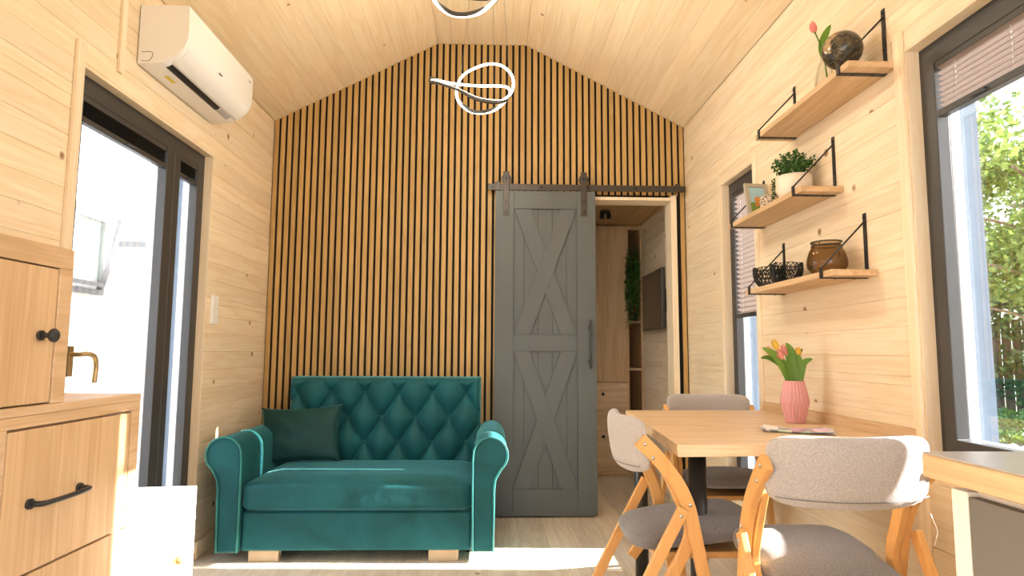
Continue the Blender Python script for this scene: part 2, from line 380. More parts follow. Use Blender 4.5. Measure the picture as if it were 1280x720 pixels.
# ceiling: two slopes and a flat ridge strip, boards running the length of the room
prof = [Vector((XL, 0, EAVE)), Vector((-.39, 0, RIDGE)), Vector((.227, 0, RIDGE)), Vector((XR, 0, EAVE))]
bm = newbm()
for a, b in zip(prof, prof[1:]):
    d = b-a; L = d.length; k = round(L/.105); dn = d.normalized(); nrm = Vector((dn.z, 0, -dn.x))
    for i in range(k):
        board(bm, a+dn*(L*i/k)+Vector((0, CY0, 0)), (0, D+.08-CY0, 0), dn*(L/k), nrm, .02, .0022)
out = [(XL-.3, EAVE-.05), (XL-.3, EAVE+.12), (-.45, RIDGE+.2), (.29, RIDGE+.2), (XR+.3, EAVE+.12), (XR+.3, EAVE-.05), (XR+.1, EAVE+.02), (.227, RIDGE+.022), (-.39, RIDGE+.022), (XL-.1, EAVE+.02)]
prism(bm, out, lambda p, q, t: Vector((p, t, q)), CY0-.1, YB+.15, .5)
struct(obj('ceiling', bm, M['pine_ceiling']))

# floor: laminate boards running towards the slat wall
bm = newbm(); x = XL-.02; i = 0
while x < XR+.02:
    y = CY0-.05-(i*.43 % 1.2)
    while y < YB:
        y1 = y+1.25; board(bm, (x, max(y, CY0-.05), 0), (0, min(y1, YB)-max(y, CY0-.05), 0), (.168, 0, 0), (0, 0, 1), .02, .0011); y = y1
    x += .168; i += 1
box(bm, XL-WT, XR+WT, CY0-.1, YB+.1, -.25, -.0205, .5)
struct(obj('floor', bm, M['floor']))

# back wall: vertical oak slats on black felt, with the doorway
DO = (.45, 1.222, 0, 2.094)      # clear doorway
PANEL_Y = 4.30
bm = newbm()
def ztop(x):
    if x < -.39: return EAVE+(x-XL)/(-.39-XL)*(RIDGE-EAVE)
    if x > .227: return EAVE+(XR-x)/(XR-.227)*(RIDGE-EAVE)
    return RIDGE
pitch = (XR-XL)/64
CAS = .04
for i in range(64):
    a = XL+pitch*i+pitch*.16; b = a+.0282; z0 = 0
    if b > DO[0]-CAS and a < DO[1]+CAS:
        z0 = DO[3]+CAS
        if a < DO[0]-CAS: pass
        if b > DO[1]+CAS and a > DO[1]+CAS-.012: a = DO[1]+CAS; z0 = 0
    t0, t1 = ztop(a)-.001, ztop(b)-.001
    prism(bm, [(a, z0), (a+.0015, z0), (b, z0), (b, t1), (a, t0)], lambda p, q, t: Vector((p, t, q)), PANEL_Y, PANEL_Y+.011)
slats = bm
bm2 = newbm()
for a, b, z0 in ((XL+.001, DO[0]-CAS, 0), (DO[0]-CAS, DO[1]+CAS, DO[3]+CAS), (DO[1]+CAS, XR-.001, 0)):
    xs = sorted({a, b, *[c for c in (-.39, .227) if a < c < b]})
    prism(bm2, [(a, z0), (b, z0)]+[(x_, ztop(x_)) for x_ in reversed(xs)], lambda p, q, t: Vector((p, t, q)), PANEL_Y+.0112, PANEL_Y+.12, .5)
wb_ = struct(obj('wall_back', bm2, M['felt']))
o = obj('slat_panel', slats, M['slat'], wb_)
# doorway lining
bm = newbm()
box(bm, DO[0]-CAS, DO[0], 4.285, 4.44, 0, DO[3]+CAS); box(bm, DO[1], DO[1]+CAS, 4.285, 4.44, 0, DO[3]+CAS); box(bm, DO[0], DO[1], 4.285, 4.44, DO[3], DO[3]+.022)
struct(obj('trim_1', bm, M['pine_z'], bevel=.002))

# front (rear-of-camera) wall with a wide unseen glazed opening, added to let in sky light
bm = newbm(); g = (-1.25, 1.08, .05, 2.4)
for a, b, z0, z1 in ((XL-WT, g[0], 0, 2.7), (g[1], XR+WT, 0, 2.7), (g[0], g[1], g[3], 2.7), (g[0], g[1], 0, g[2])):
    box(bm, a, b, CY0-.1, CY0, z0, z1)
prism(bm, [(XL, 2.7), (XR, 2.7), (.3, RIDGE+.05), (-.46, RIDGE+.05)], lambda p, q, t: Vector((p, t, q)), CY0-.1, CY0)
struct(obj('wall_front', bm, M['pine_x']))
w4 = sempty('added_window_4', (-.085, CY0, 0))  # added glazing, out of view, that lights the room from behind
def fr(bm, x0, x1, z0, z1, y0, y1, t):
    ring(bm, lambda a, b, q: (a, q, b), (x0, x1, z0, z1), (x0+t, x1-t, z0+t, z1-t), y0, y1)
for xa, xb in ((g[0]+.085, .0045), (.0055, g[1]+.085)):
    bm = newbm(); fr(bm, xa, xb, g[2], g[3], -.09, -.03, .07); obj('window_frame', bm, M['anth'], w4)
bm = newbm(); box(bm, g[0]+.15, g[1]+.02, -.064, -.058, g[2]+.06, g[3]-.06); obj('pane', bm, M['glass'], w4)

# room behind the slat wall
bm = newbm(); y = D+.12
plank_rows(bm, 2.19, XL, XR, [], lambda b, p, q, za, zc, r: board(b, (p, YB, za), (q-p, 0, 0), (0, 0, zc-za), (0, -1, 0), .02, .0028, r))
box(bm, XL-WT, XR+WT, YB+.021, YB+.15, 0, 2.7, .5)
struct(obj('wall_bedroom', bm, M['pine_x']))
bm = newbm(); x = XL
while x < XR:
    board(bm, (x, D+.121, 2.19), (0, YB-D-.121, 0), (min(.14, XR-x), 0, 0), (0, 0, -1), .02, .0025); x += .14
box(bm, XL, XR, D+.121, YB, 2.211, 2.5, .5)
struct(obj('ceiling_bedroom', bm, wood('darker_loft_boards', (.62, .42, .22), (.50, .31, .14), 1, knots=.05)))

# battens and skirting
def batten(name, x0, x1, y0, y1, z0, z1, mat='pine_z'):
    bm = newbm(); box(bm, x0, x1, y0, y1, z0, z1); return struct(obj(name, bm, M[mat], bevel=.002))
batten('trim_2', XL, XL+.014, 2.247, 2.29, 0, 2.165)
batten('trim_3', XL, XL+.012, 2.497, 2.53, 2.155, EAVE)
batten('trim_4', XR-.012, XR, 1.951, 1.992, .0, 2.10)
batten('trim_5', XR-.012, XR, 3.108, 3.149, .0, 2.07)
batten('trim_6', XR-.010, XR, 3.622, 3.655, .0, 2.085)
bm = newbm(); box(bm, XL, XL+.018, 3.405, D-.012, 0, .085); struct(obj('baseboard_left', bm, M['pine_y'], bevel=.004))
bm = newbm(); box(bm, XR-.016, XR, 3.656, D-.012, 0, .07); box(bm, XR-.016, XR, 2.0, 3.10, 0, .07); struct(obj('baseboard_right', bm, M['pine_y'], bevel=.004))

# ------------------------------------------------------------------ glazed openings in the side walls
def ring_y(bm, X0, X1, y0, y1, z0, z1, t, zt=None):
    ring(bm, lambda a, b, q: (q, a, b), (y0, y1, z0, z1), (y0+t, y1-t, z0+t, z1-t), X0, X1)
def glazing(name, X, s, op, sashes, fw=.038, sw=.046):
    """frame recessed into the wall, dark inside, pale outside; each sash has a frame and pane"""
    y0, y1, z0, z1 = op
    r = sempty(name, (X, (y0+y1)/2, 0)); cy = (y0+y1)/2
    L = lambda v: v-cy
    bm = newbm(); ring_y(bm, s*.045, s*.082, L(y0), L(y1), z0, z1, fw); obj('window_frame', bm, M['anth'], r, bevel=.003)
    bm = newbm(); ring_y(bm, s*.0825, s*.122, L(y0), L(y1), z0, z1, fw); obj('outer_frame', bm, M['bluegrey'], r, bevel=.003)
    bm = newbm(); ring_y(bm, s*.1225, s*.215, L(y0)-.0, L(y1)+.0, z0, z1, .014); obj('outer_lining', bm, M['bluegrey'], r)
    for (a, b) in sashes:
        bm = newbm(); ring_y(bm, s*.037, s*.078, L(a), L(b), z0+fw-.008, z1-fw+.008, sw)
        sh = obj('sash', bm, M['anth'], r, bevel=.003)
        bm = newbm(); ring_y(bm, s*.0785, s*.112, L(a)+.012, L(b)-.012, z0+fw+.004, z1-fw-.004, sw-.012); obj('outer_sash', bm, M['pvc'], sh, bevel=.003)
        bm = newbm(); box(bm, *sorted((s*.085, s*.091)), L(a)+sw-.006, L(b)-sw+.006, z0+fw+sw-.012, z1-fw-sw+.012); obj('pane', bm, M['glass'], sh)
    return r
d1 = glazing('door_1', XL, -1, OPL[0], [(2.32, 3.055), (3.075, 3.372)], fw=.036, sw=.055)
cyd = (2.29+3.405)/2
bm = newbm(); box(bm, -.078, -.04, 3.045-cyd, 3.085-cyd, .03, 2.06); obj('mullion', bm, M['anth'], d1, bevel=.003)
bm = newbm(); box(bm, -.044, .006, -.55, .55, -.0, .02); obj('threshold', bm, M['pine_y'], d1)
# brass lever on the near stile
bm = newbm(); box(bm, -.033, -.022, 2.385-cyd-.014, 2.385-cyd+.014, .955, 1.065)
tube(bm, [(-.024, 2.385-cyd, 1.035), (.018, 2.385-cyd, 1.035)], .009, 12)
tube(bm, smooth_path([(.014, 2.385-cyd, 1.035), (.028, 2.40-cyd, 1.037), (.034, 2.43-cyd, 1.025), (.034, 2.442-cyd, .99), (.034, 2.437-cyd, .93)]), .009, 12)
obj('lever_handle', bm, M['brass'], d1, bevel=.002)
glazing('added_window_3', XL, -1, OPL[1], [(4.775, 5.425)])  # out of view, added to brighten the bedroom
glazing('added_window_5', XL, -1, OPL[2], [(-1.33, -.17)])  # unseen opening added for extra daylight on the left
glazing('added_window_6', XR, 1, OPR[2], [(-1.33, -.32), (-.28, .73)])  # unseen, added so sun bounces back off the left side as fill
w1 = glazing('window_1', XR, 1, OPR[0], [(1.475, 1.92)])
w2 = glazing('window_2', XR, 1, OPR[1], [(3.156, 3.585)], sw=.042)

# wooden reveals are part of the walls: thin lining boards
def reveal(name, X, s, op):
    y0, y1, z0, z1 = op; bm = newbm(); a, b = sorted((X+s*.001, X+s*.0445))
    box(bm, a, b, y0-.001, y0+.004, z0, z1); box(bm, a, b, y1-.004, y1+.001, z0, z1); box(bm, a, b, y0, y1, z1-.004, z1+.001)
    if z0 > 0: box(bm, a, b, y0, y1, z0-.001, z0+.012)
    return struct(obj(name, bm, M['pine_z']))
reveal('trim_7', XL, -1, OPL[0]); reveal('trim_8', XR, 1, OPR[0]); reveal('trim_9', XR, 1, OPR[1])

# ------------------------------------------------------------------ pleated blinds
def blind(name, label, X, s, ya, yb, ztop_, zbot, npl, group=None):
    r = thing(name, label, 'blind', (X, (ya+yb)/2, 0), 0, group); h = (yb-ya)/2
    x0 = s*.052
    bm = newbm(); box(bm, *sorted((x0-s*.012, x0+s*.012)), -h, h, ztop_, ztop_+.028); obj('head_rail', bm, M['anth'], r, bevel=.002)
    bm = newbm(); box(bm, *sorted((x0-s*.014, x0+s*.012)), -h, h, zbot-.022, zbot); br_ = obj('bottom_rail', bm, M['anth'], r, bevel=.002)
    bm = newbm(); box(bm, *sorted((x0-s*.026, x0-s*.0141)), -.03, .03, zbot-.016, zbot-.008); obj('grip', bm, M['anth'], br_, bevel=.002)
    bm = newbm(); pts = []
    n = npl*2
    for i in range(n+1):
        pts.append((x0+s*(.012 if i % 2 else -.011), ztop_+(zbot-ztop_)*i/n))
    vs = [(p, yy, q) for p, q in pts for yy in (-h+.004, h-.004)]
    addfaces(bm, vs, [(2*i, 2*i+1, 2*i+3, 2*i+2) for i in range(n)], .5)
    obj('pleated_fabric', bm, M['pleat'] if s > 0 else M['anth'], r)
    for yy in (-h*.6, h*.6):
        bm = newbm(); cyl(bm, (x0, yy, zbot), (x0, yy, ztop_), .0012, 6); obj('pull_cord', bm, M['pvc'], r)
    return r
blind('pleated_blind', 'taupe pleated blind pulled a short way down the near right window', XR, 1, 1.525, 1.87, 1.935, 1.80, 8)
blind('pleated_blind', 'taupe pleated blind lowered most of the way behind the wall shelves', XR, 1, 3.203, 3.538, 1.935, 1.27, 25)
blind('pleated_blind', 'folded-up dark blind at the top of the wide left glass door pane', XL, -1, 2.378, 2.997, 1.985, 1.925, 9)
blind('pleated_blind', 'folded-up dark blind at the top of the narrow left glass door pane', XL, -1, 3.133, 3.314, 1.985, 1.925, 9)

# ================================================================== BARN DOOR
DX0, DX1, DZ0, DZ1, DY = .018, .689, .012, 2.131, 4.209
bd = thing('sliding_barn_door', 'grey painted barn door with two crossed-brace panels hanging before the slat wall', 'door', (DX0, DY, 0))
Wd = DX1-DX0
bm = newbm(); n = 7; pw = (Wd-.01)/n
for i in range(n): board(bm, (.005+pw*i, .017, DZ0), (0, 0, DZ1-DZ0), (pw, 0, 0), (0, -1, 0), .02, .0022)
obj('plank_panel', bm, M['doorpaint'], bd)
st = .124
for a in (0, Wd-st):
    bm = newbm(); box(bm, a, a+st, 0, .03, DZ0, DZ1); obj('stile', bm, M['doorpaint'], bd, bevel=.0015)
rails = [(2.009, DZ1), (1.06, 1.167), (DZ0, .178)]
for a, b in rails:
    bm = newbm(); box(bm, st+.0006, Wd-st-.0006, .0, .028, a, b); obj('rail', bm, M['doorpaint'], bd, bevel=.0015)
def brace(za, zb, flip, y):
    bm = newbm(); w_ = .108; a, b = st+.001, Wd-st-.001; za += .001; zb -= .001
    pts = [(a, za), (a+w_, za), (b, zb), (b-w_, zb)]
    if flip: pts = [(a+b-p, q) for p, q in pts]
    prism(bm, pts, lambda p, q, t: Vector((p, t, q)), y, .0165); obj('cross_brace', bm, M['doorpaint'], bd, bevel=.001)
brace(1.167, 2.009, False, .001); brace(1.167, 2.009, True, .003)
brace(.178, 1.06, True, .001); brace(.178, 1.06, False, .003)
bm = newbm(); hx = .628; cyl(bm, (hx, -.045, .95), (hx, -.045, 1.265), .009)
for z in (.995, 1.215): cyl(bm, (hx, 0, z), (hx, -.045, z), .007); cyl(bm, (hx, 0, z), (hx, -.006, z), .017)
obj('pull_handle', bm, M['anth'], bd)
for hx in (.072, .594):
    bm = newbm(); box(bm, hx-.0205, hx+.0205, -.006, -.0005, 1.962, 2.262); hg = obj('hanger_strap', bm, M['bronze_steel'], bd, bevel=.002)
    bm = newbm(); cyl(bm, (hx, .006, 2.215), (hx, .020, 2.215), .033, 28); obj('roller_wheel', bm, M['bronze_steel'], hg)
    for z in (1.985, 2.215, 2.06):
        bm = newbm(); cyl(bm, (hx, -.006, z), (hx, -.012, z), .0075, 8); obj('bolt', bm, M['bolt'], hg)
rl = thing('door_rail', 'dark steel sliding rail on the slats above the barn door', 'rail', (-.033, 4.22, 0))
bm = newbm(); box(bm, 0, 1.34, -.002, .006, 2.137, 2.180); obj('track', bm, M['bronze_steel'], rl, bevel=.001)
for x in (.03, .36, .68, 1.0, 1.29):
    bm = newbm(); cyl(bm, (x, -.006, 2.158), (x, .079, 2.158), .009, 10); obj('spacer', bm, M['bolt'], rl)
for x in (.065, 1.285):
    bm = newbm(); box(bm, x-.018, x+.018, -.010, -.0025, 2.134, 2.192); obj('end_stop', bm, M['bronze_steel'], rl, bevel=.002)

# ================================================================== SOFA
SY = 3.33
sofa = thing('sofa', 'teal velvet two-seat sofa with rolled arms and button-tufted back', 'sofa', (-.67, SY, 0))
sxo = .67
def arm(s):
    # s=-1 left, +1 right ; inner face at x = s*0.583 (local)
    inner = .580; outer = .690; cxs = .670; cz = .530; r = .088
    pts = [(inner, .052), (outer, .052), (outer+.002, .40)]
    for k in range(0, 25):
        a = -.62*PI+.5*PI*0+(k/24)*(1.52*PI)
        pts.append((cxs+r*math.cos(a+.12*PI), cz+r*math.sin(a+.12*PI)))
    pts.append((inner, .50)); pts.append((inner, .40))
    # keep the outline monotone: neck, scroll, inner face
    neck = [(inner, .052), (outer, .052), (outer, .36), (outer+.006, .41)]
    sc = [(cxs+r*math.cos(a), cz+r*math.sin(a)) for a in [math.radians(-50+ k*(215/22)) for k in range(23)]]
    tail = [(inner, .50), (inner, .36)]
    poly = neck+sc+tail
    arm_o = newbm()
    prism(arm_o, [(s*p, q) for p, q in poly], lambda p, q, t: Vector((p, t, q)), .0, .86, smooth=False)
    for f in arm_o.faces:
        if len(f.verts) == 4: f.smooth = True
    a_ = obj('armrest', arm_o, M['velvet'], sofa, bevel=.014, bseg=3)
    pb = newbm(); pth = [(s*(p), -.002, q) for p, q in [(outer-.004, .056)]+neck[2:]+sc+tail+[(inner+.003, .056)]]
    tube(pb, pth, .0048, 8); obj('piping', pb, M['piping'], a_)
    pb = newbm(); pth = [(s*(p*1.0), .30, q) for p, q in sc[6:]+tail]; tube(pb, pth, .0035, 8); obj('piping', pb, M['piping'], a_)
arm(-1); arm(1)
bm = newbm(); box(bm, -.574, .574, .025, .74, .055, .245); obj('base_panel', bm, M['velvet'], sofa, bevel=.012, bseg=3)
bm = newbm()
def seatfn(p):
    q = p.copy(); u = max(0, 1-abs(p.x)/.574); v = max(0, 1-abs(p.y)/.34)
    if p.z > 0: q.z += .018*min(1, u*5)*min(1, v*3)
    return q+Vector((0, .345, .322))
softbox(bm, (.576, .345, .073), 26, 9, thin=2, cuts=22, fn=seatfn)
obj('seat_cushion', bm, M['velvet'], sofa)
# tufted back
bm = newbm(); lay = bm.faces.layers.float['rnd']
bx0, bx1, bz0, bz1 = -.572, .605, .30, .893
NX, NZ = 200, 110; a_sp, b_sp = .208, .151
def tuft(x, z):
    u = (x+.67-.67-.515)/a_sp; v = (z-.80)/(2*b_sp)
    p = u+v; q = u-v
    h = (abs(math.sin(PI*p))*abs(math.sin(PI*q)))**.5
    ez = min(1, (bz1-z)/.05); ex = min(1, (x-bx0)/.04, (bx1-x)/.04); eb = 1
    if z > .80:
        k = min(1, (z-.80)/.09); h = h*(1-k)+k*(.55+.45*abs(math.sin(PI*p))**.3*abs(math.sin(PI*q))**.3)
    roll = math.sqrt(max(0, 1-(1-max(0, ez))**2))*math.sqrt(max(0, 1-(1-max(0, ex))**2))
    return (.022+.062*h)*roll
grid = []
for j in range(NZ+1):
    row = []
    for i in range(NX+1):
        x = bx0+(bx1-bx0)*i/NX; z = bz0+(bz1-bz0)*j/NZ
        row.append(bm.verts.new((x, .74-tuft(x, z), z)))
    grid.append(row)
for j in range(NZ):
    for i in range(NX):
        f = bm.faces.new((grid[j][i], grid[j][i+1], grid[j+1][i+1], grid[j+1][i])); f.smooth = True
# sides, top and back of the backrest
back = [bm.verts.new((x, .90, z)) for x, z in ((bx0, bz0), (bx1, bz0), (bx1, bz1), (bx0, bz1))]
bm.faces.new([grid[0][i] for i in range(NX+1)][::-1]+[back[0], back[1]])
bm.faces.new([grid[NZ][i] for i in range(NX+1)]+[back[2], back[3]])
bm.faces.new([grid[j][0] for j in range(NZ+1)]+[back[3], back[0]])
bm.faces.new([grid[j][NX] for j in range(NZ+1)][::-1]+[back[1], back[2]])
bm.faces.new(back[::-1])
bk = obj('backrest', bm, M['velvet'], sofa)
for r_, z in enumerate((.80, .649, .498)):
    for k in range(6):
        x = .515-a_sp*k-(a_sp/2 if r_ == 1 else 0)
        if x < bx0+.04: continue
        bm = newbm(); sphere(bm, (x, .716, z), .013, 12, (1, .55, 1)); obj('button', bm, M['velvet'], bk)
for x, y in ((-.54, .04), (.36, .04), (-.52, .68), (.46, .68)):
    bm = newbm(); box(bm, x, x+.15, y, y+.05, .0, .0545); obj('leg', bm, M['legwood'], sofa, bevel=.002)
for s in (-1, 1):
    bm = newbm(); cyl(bm, (s*.56, .2, .0), (s*.56, .2, .0535), .014); obj('foot', bm, M['black'], sofa)
# cushion
bm = newbm()
n = 26; hw, hh = .238, .172; lay = bm.faces.layers.float['rnd']
for side in (1, -1):
    g_ = []
    for j in range(n+1):
        row = []
        for i in range(n+1):
            a = -1+2*i/n; b = -1+2*j/n
            pa = a*(1-.10*(1-b*b)*abs(a)**2); pb = b*(1-.12*(1-a*a)*abs(b)**2)
            t = .062*((1-a*a)*(1-b*b))**.45
            wr = .006*math.sin(9*b+3*a)*(1-a*a)*(1-b*b)*(a < -.2)
            row.append(bm.verts.new((pa*hw, side*(-t-wr), pb*hh)))
        g_.append(row)
    for j in range(n):
        for i in range(n):
            f = bm.faces.new((g_[j][i], g_[j][i+1], g_[j+1][i+1], g_[j+1][i])); f.smooth = True
bmesh.ops.remove_doubles(bm, verts=bm.verts[:], dist=.0005)
pl = tag(obj('throw_pillow', bm, M['velvet_pillow']), 'dark teal velvet throw pillow leaning in the left corner of the sofa', 'pillow')
pl.location = (-1.118, 3.872, .566); pl.rotation_euler = (math.radians(-22), math.radians(-3), math.radians(4))

# ================================================================== AIR CONDITIONER
ac = thing('air_conditioner', 'white split air conditioner mounted high on the left wall above the glass door', 'air conditioner', (XL, 2.63, 2.25))
P_ = [(.004, 0), (.10, .006), (.125, .018), (.165, .040), (.192, .07), (.206, .105), (.21, .14), (.209, .235), (.204, .252), (.190, .258), (.004, .258)]
pp = smooth_path([Vector((a, b, 0)) for a, b in P_], 4)
poly = [(v.x, v.y) for v in pp]
bm = newbm(); prism(bm, poly, lambda p, q, t: Vector((p, t, q)), .0, .72)
for f in bm.faces:
    if len(f.verts) == 4: f.smooth = True
acb = obj('housing', bm, M['white_plastic'], ac, bevel=.005, bseg=3)
def facepatch(name, s0, s1, y0, y1, off, mat, parent):
    """a thin piece that follows the lower front curve of the housing"""
    seg = [v for v in pp if s0 <= v.x <= s1 and v.y < .16]
    bm = newbm(); cs = []
    for k, v in enumerate(seg):
        a = seg[max(k-1, 0)]; b = seg[min(k+1, len(seg)-1)]; t = (b-a).normalized(); nn = Vector((t.y, -t.x, 0)); cs.append((v, nn))
    poly = [((v+nn*off).x, (v+nn*off).y) for v, nn in cs]+[((v-nn*.002).x, (v-nn*.002).y) for v, nn in reversed(cs)]
    prism(bm, poly, lambda p, q, t: Vector((p, t, q)), y0, y1); return obj(name, bm, mat, parent)
facepatch('air_outlet', .092, .126, .045, .53, .0025, M['black'], ac)
facepatch('louver', .126, .20, .03, .70, .004, M['white_plastic'], ac)
facepatch('outlet_end', .092, .126, .54, .66, .0020, plain('grey_vent', (.45, .43, .41), .6), ac)
bm = newbm(); box(bm, .05, .066, .13, .20, -.0012, .004); obj('warning_sticker', bm, plain('yellow_sticker', (.75, .6, .08), .5), ac)
bm = newbm()
box(bm, .2075, .2105, .31, .345, .098, .103)
obj('maker_mark', bm, plain('grey_print', (.12, .12, .12), .6), ac)
bm = newbm()
box(bm, .207, .2105, .665, .690, .215, .221)
obj('display_mark', bm, plain('grey_print_small', (.2, .2, .2), .6), ac)
bm = newbm(); tube(bm, smooth_path([(.02, -.001, .05), (.06, -.001, .05), (.064, -.001, .03), (.05, -.001, .012), (.02, -.001, .012)]), .0012, 6); obj('side_clip', bm, M['grey_panel'], ac)

# ================================================================== SHELVES
def shelf(zb, ya, yb, brs, label, hgt=.205):
    t = thing('wall_shelf', label, 'shelf', (XR, (ya+yb)/2, zb), 0, None); c = (ya+yb)/2; dp = .165
    bm = newbm(); box(bm, -dp, -.001, ya-c, yb-c, .003, .025); obj('shelf_board', bm, M['oak_y'], t, bevel=.0015)
    for y in brs:
        y -= c; bm = newbm(); w_ = .009
        box(bm, -dp-.004, -.0045, y-w_, y+w_, -.001, .0025)
        box(bm, -.0045, -.0008, y-w_, y+w_, .026, hgt+.03)
        box(bm, -dp-.005, -dp-.001, y-w_, y+w_, -.001, .038)
        tube(bm, [(-dp-.003, y, .034), (-.004, y, hgt)], .0032, 8)
        b = obj('shelf_bracket', bm, M['anth_metal'], t)
        for pa, pb in (((-.0048, y, hgt+.015), (-.008, y, hgt+.015)), ((-.0048, y, .09), (-.007, y, .09)), ((-.05, y, -.0028), (-.05, y, -.001)), ((-.12, y, -.0028), (-.12, y, -.001))):
            bm = newbm(); cyl(bm, pa, pb, .004, 8); obj('screw', bm, M['bolt'], b)
    return t
shelf(1.990, 1.99, 2.735, (2.045, 2.69), 'topmost oak wall shelf, holding the dark globe and the single tulip')
shelf(1.660, 2.338, 3.085, (2.395, 3.035), 'middle oak wall shelf, holding the photo frame and the cream plant pot')
shelf(1.317, 2.148, 2.90, (2.212, 2.848), 'lowest oak wall shelf, holding the brown glass jar and two black bowls')
Z1, Z2, Z3 = 2.0155, 1.6855, 1.3425
# globe
gb = thing('globe', 'small dark desk globe with tan continents on the topmost shelf', 'globe', (1.232, 2.135, Z1))
m, n_, b_ = newmat('dark_globe_print'); t_ = n_.nodes.new('ShaderNodeTexCoord')
ns = n_.nodes.new('ShaderNodeTexNoise'); ns.inputs['Scale'].default_value = 13; ns.inputs['Detail'].default_value = 6; n_.links.new(t_.outputs['Object'], ns.inputs[0])
r_ = n_.nodes.new('ShaderNodeValToRGB'); e = r_.color_ramp.elements; e[0].position = .57; e[0].color = (.03, .027, .02, 1); e[1].position = .60; e[1].color = (.42, .27, .13, 1); n_.links.new(ns.outputs[0], r_.inputs[0])
n2 = n_.nodes.new('ShaderNodeTexNoise'); n2.inputs['Scale'].default_value = 60; n2.inputs['Detail'].default_value = 5; n2.inputs['Distortion'].default_value = 2; n_.links.new(t_.outputs['Object'], n2.inputs[0])
r2 = n_.nodes.new('ShaderNodeValToRGB'); r2.color_ramp.elements[0].position = .5; r2.color_ramp.elements[0].color = (0, 0, 0, 1); r2.color_ramp.elements[1].position = .62; r2.color_ramp.elements[1].color = (.55, .55, .55, 1); n_.links.new(n2.outputs[0], r2.inputs[0])
mx = n_.nodes.new('ShaderNodeMix'); mx.data_type = 'RGBA'; n_.links.new(r2.outputs[0], mx.inputs['Factor']); n_.links.new(r_.outputs[0], mx.inputs[6]); mx.inputs[7].default_value = (.20, .16, .09, 1); n_.links.new(mx.outputs[2], b_.inputs['Base Color']); b_.inputs['Roughness'].default_value = .22
bm = newbm(); sphere(bm, (0, 0, .105), .067, 40); obj('globe_ball', bm, m, gb)
bm = newbm(); lathe(bm, [(.032, 0), (.032, .006), (.012, .014), (.006, .02), (.006, .041)], seg=24, close_top=True); obj('stand', bm, M['brass'], gb)
# tulip helper
def leafblade(bm, pts, wmax, nrm, seg=10, rnd=None, taper=1.0):
    P = smooth_path(pts, 6); n = len(P); lay = bm.faces.layers.float['rnd']; rv = random.random() if rnd is None else rnd
    nrm = Vector(nrm); rows = []
    for i, p in enumerate(P):
        u = i/(n-1); t = (P[min(i+1, n-1)]-P[max(i-1, 0)]).normalized(); s = t.cross(nrm); s = s.normalized() if s.length > 1e-5 else Vector((1, 0, 0))
        ww = wmax*(math.sin(PI*min(1, u*.86+.14))**.75)*taper+.0006; f = s.cross(t).normalized()
        rows.append([bm.verts.new(p+s*ww*k+f*(-.25*ww*(1-abs(k)))) for k in (-1, 0, 1)])
    for a, b in zip(rows, rows[1:]):
        for k in range(2):
            q = bm.faces.new((a[k], a[k+1], b[k+1], b[k])); q.smooth = True; q[lay] = rv
def tulip_bud(bm, c, d, h=.05, r=.017):
    d = Vector(d).normalized(); u = d.orthogonal().normalized(); v = d.cross(u); lay = bm.faces.layers.float['rnd']
    for k in range(6):
        a = 2*PI*k/6+(.5 if k >= 3 else 0); rv = random.random(); rows = []
        rr = r*(1 if k % 2 else .93)
        for i in range(7):
            s = i/6; rad = rr*math.sin(PI*(.12+.76*s))**.7*(1-.25*s); w_ = .62*math.sin(PI*min(1, .15+.85*s))+.02
            rows.append([bm.verts.new(Vector(c)+d*h*s+(u*math.cos(a+w_*q)+v*math.sin(a+w_*q))*rad) for q in (-1, -.5, 0, .5, 1)])
        for x_, y_ in zip(rows, rows[1:]):
            for q in range(4):
                f = bm.faces.new((x_[q], x_[q+1], y_[q+1], y_[q])); f.smooth = True; f[lay] = rv
# glass bottle and its single tulip
bt = thing('bottle_vase', 'clear glass bottle vase behind the globe on the topmost shelf', 'vase', (1.250, 2.290, Z1))
bm = newbm(); ou = [(.030, 0), (.036, .006), (.038, .03), (.036, .07), (.026, .11), (.014, .14), (.0125, .165), (.015, .172)]
lathe(bm, ou+[(r*.92-.001, z) for r, z in reversed(ou[1:])]+[(.028, .006)], seg=28, close_bottom=True, close_top=True); obj('glass_body', bm, M['clearglass'], bt)
tu = thing('tulip', 'single pink tulip standing in the clear glass bottle', 'flower', (1.250, 2.290, Z1+.01))
bm = newbm(); tube(bm, smooth_path([(.022, 0, .008), (.008, 0, .07), (.0, 0, .15), (-.014, 0, .2), (-.032, 0, .245)]), .0028, 8); obj('stem', bm, M['leaf'], tu)
bm = newbm(); leafblade(bm, [(0, 0, .14), (-.004, .0, .18), (.008, .0, .23), (.032, .0, .275)], .016, (0, -1, 0)); obj('leaf', bm, M['leaf'], tu)
bm = newbm(); tulip_bud(bm, (-.032, 0, .243), (-.25, 0, 1), .045, .0155); obj('bud', bm, M['petal_pink'], tu)
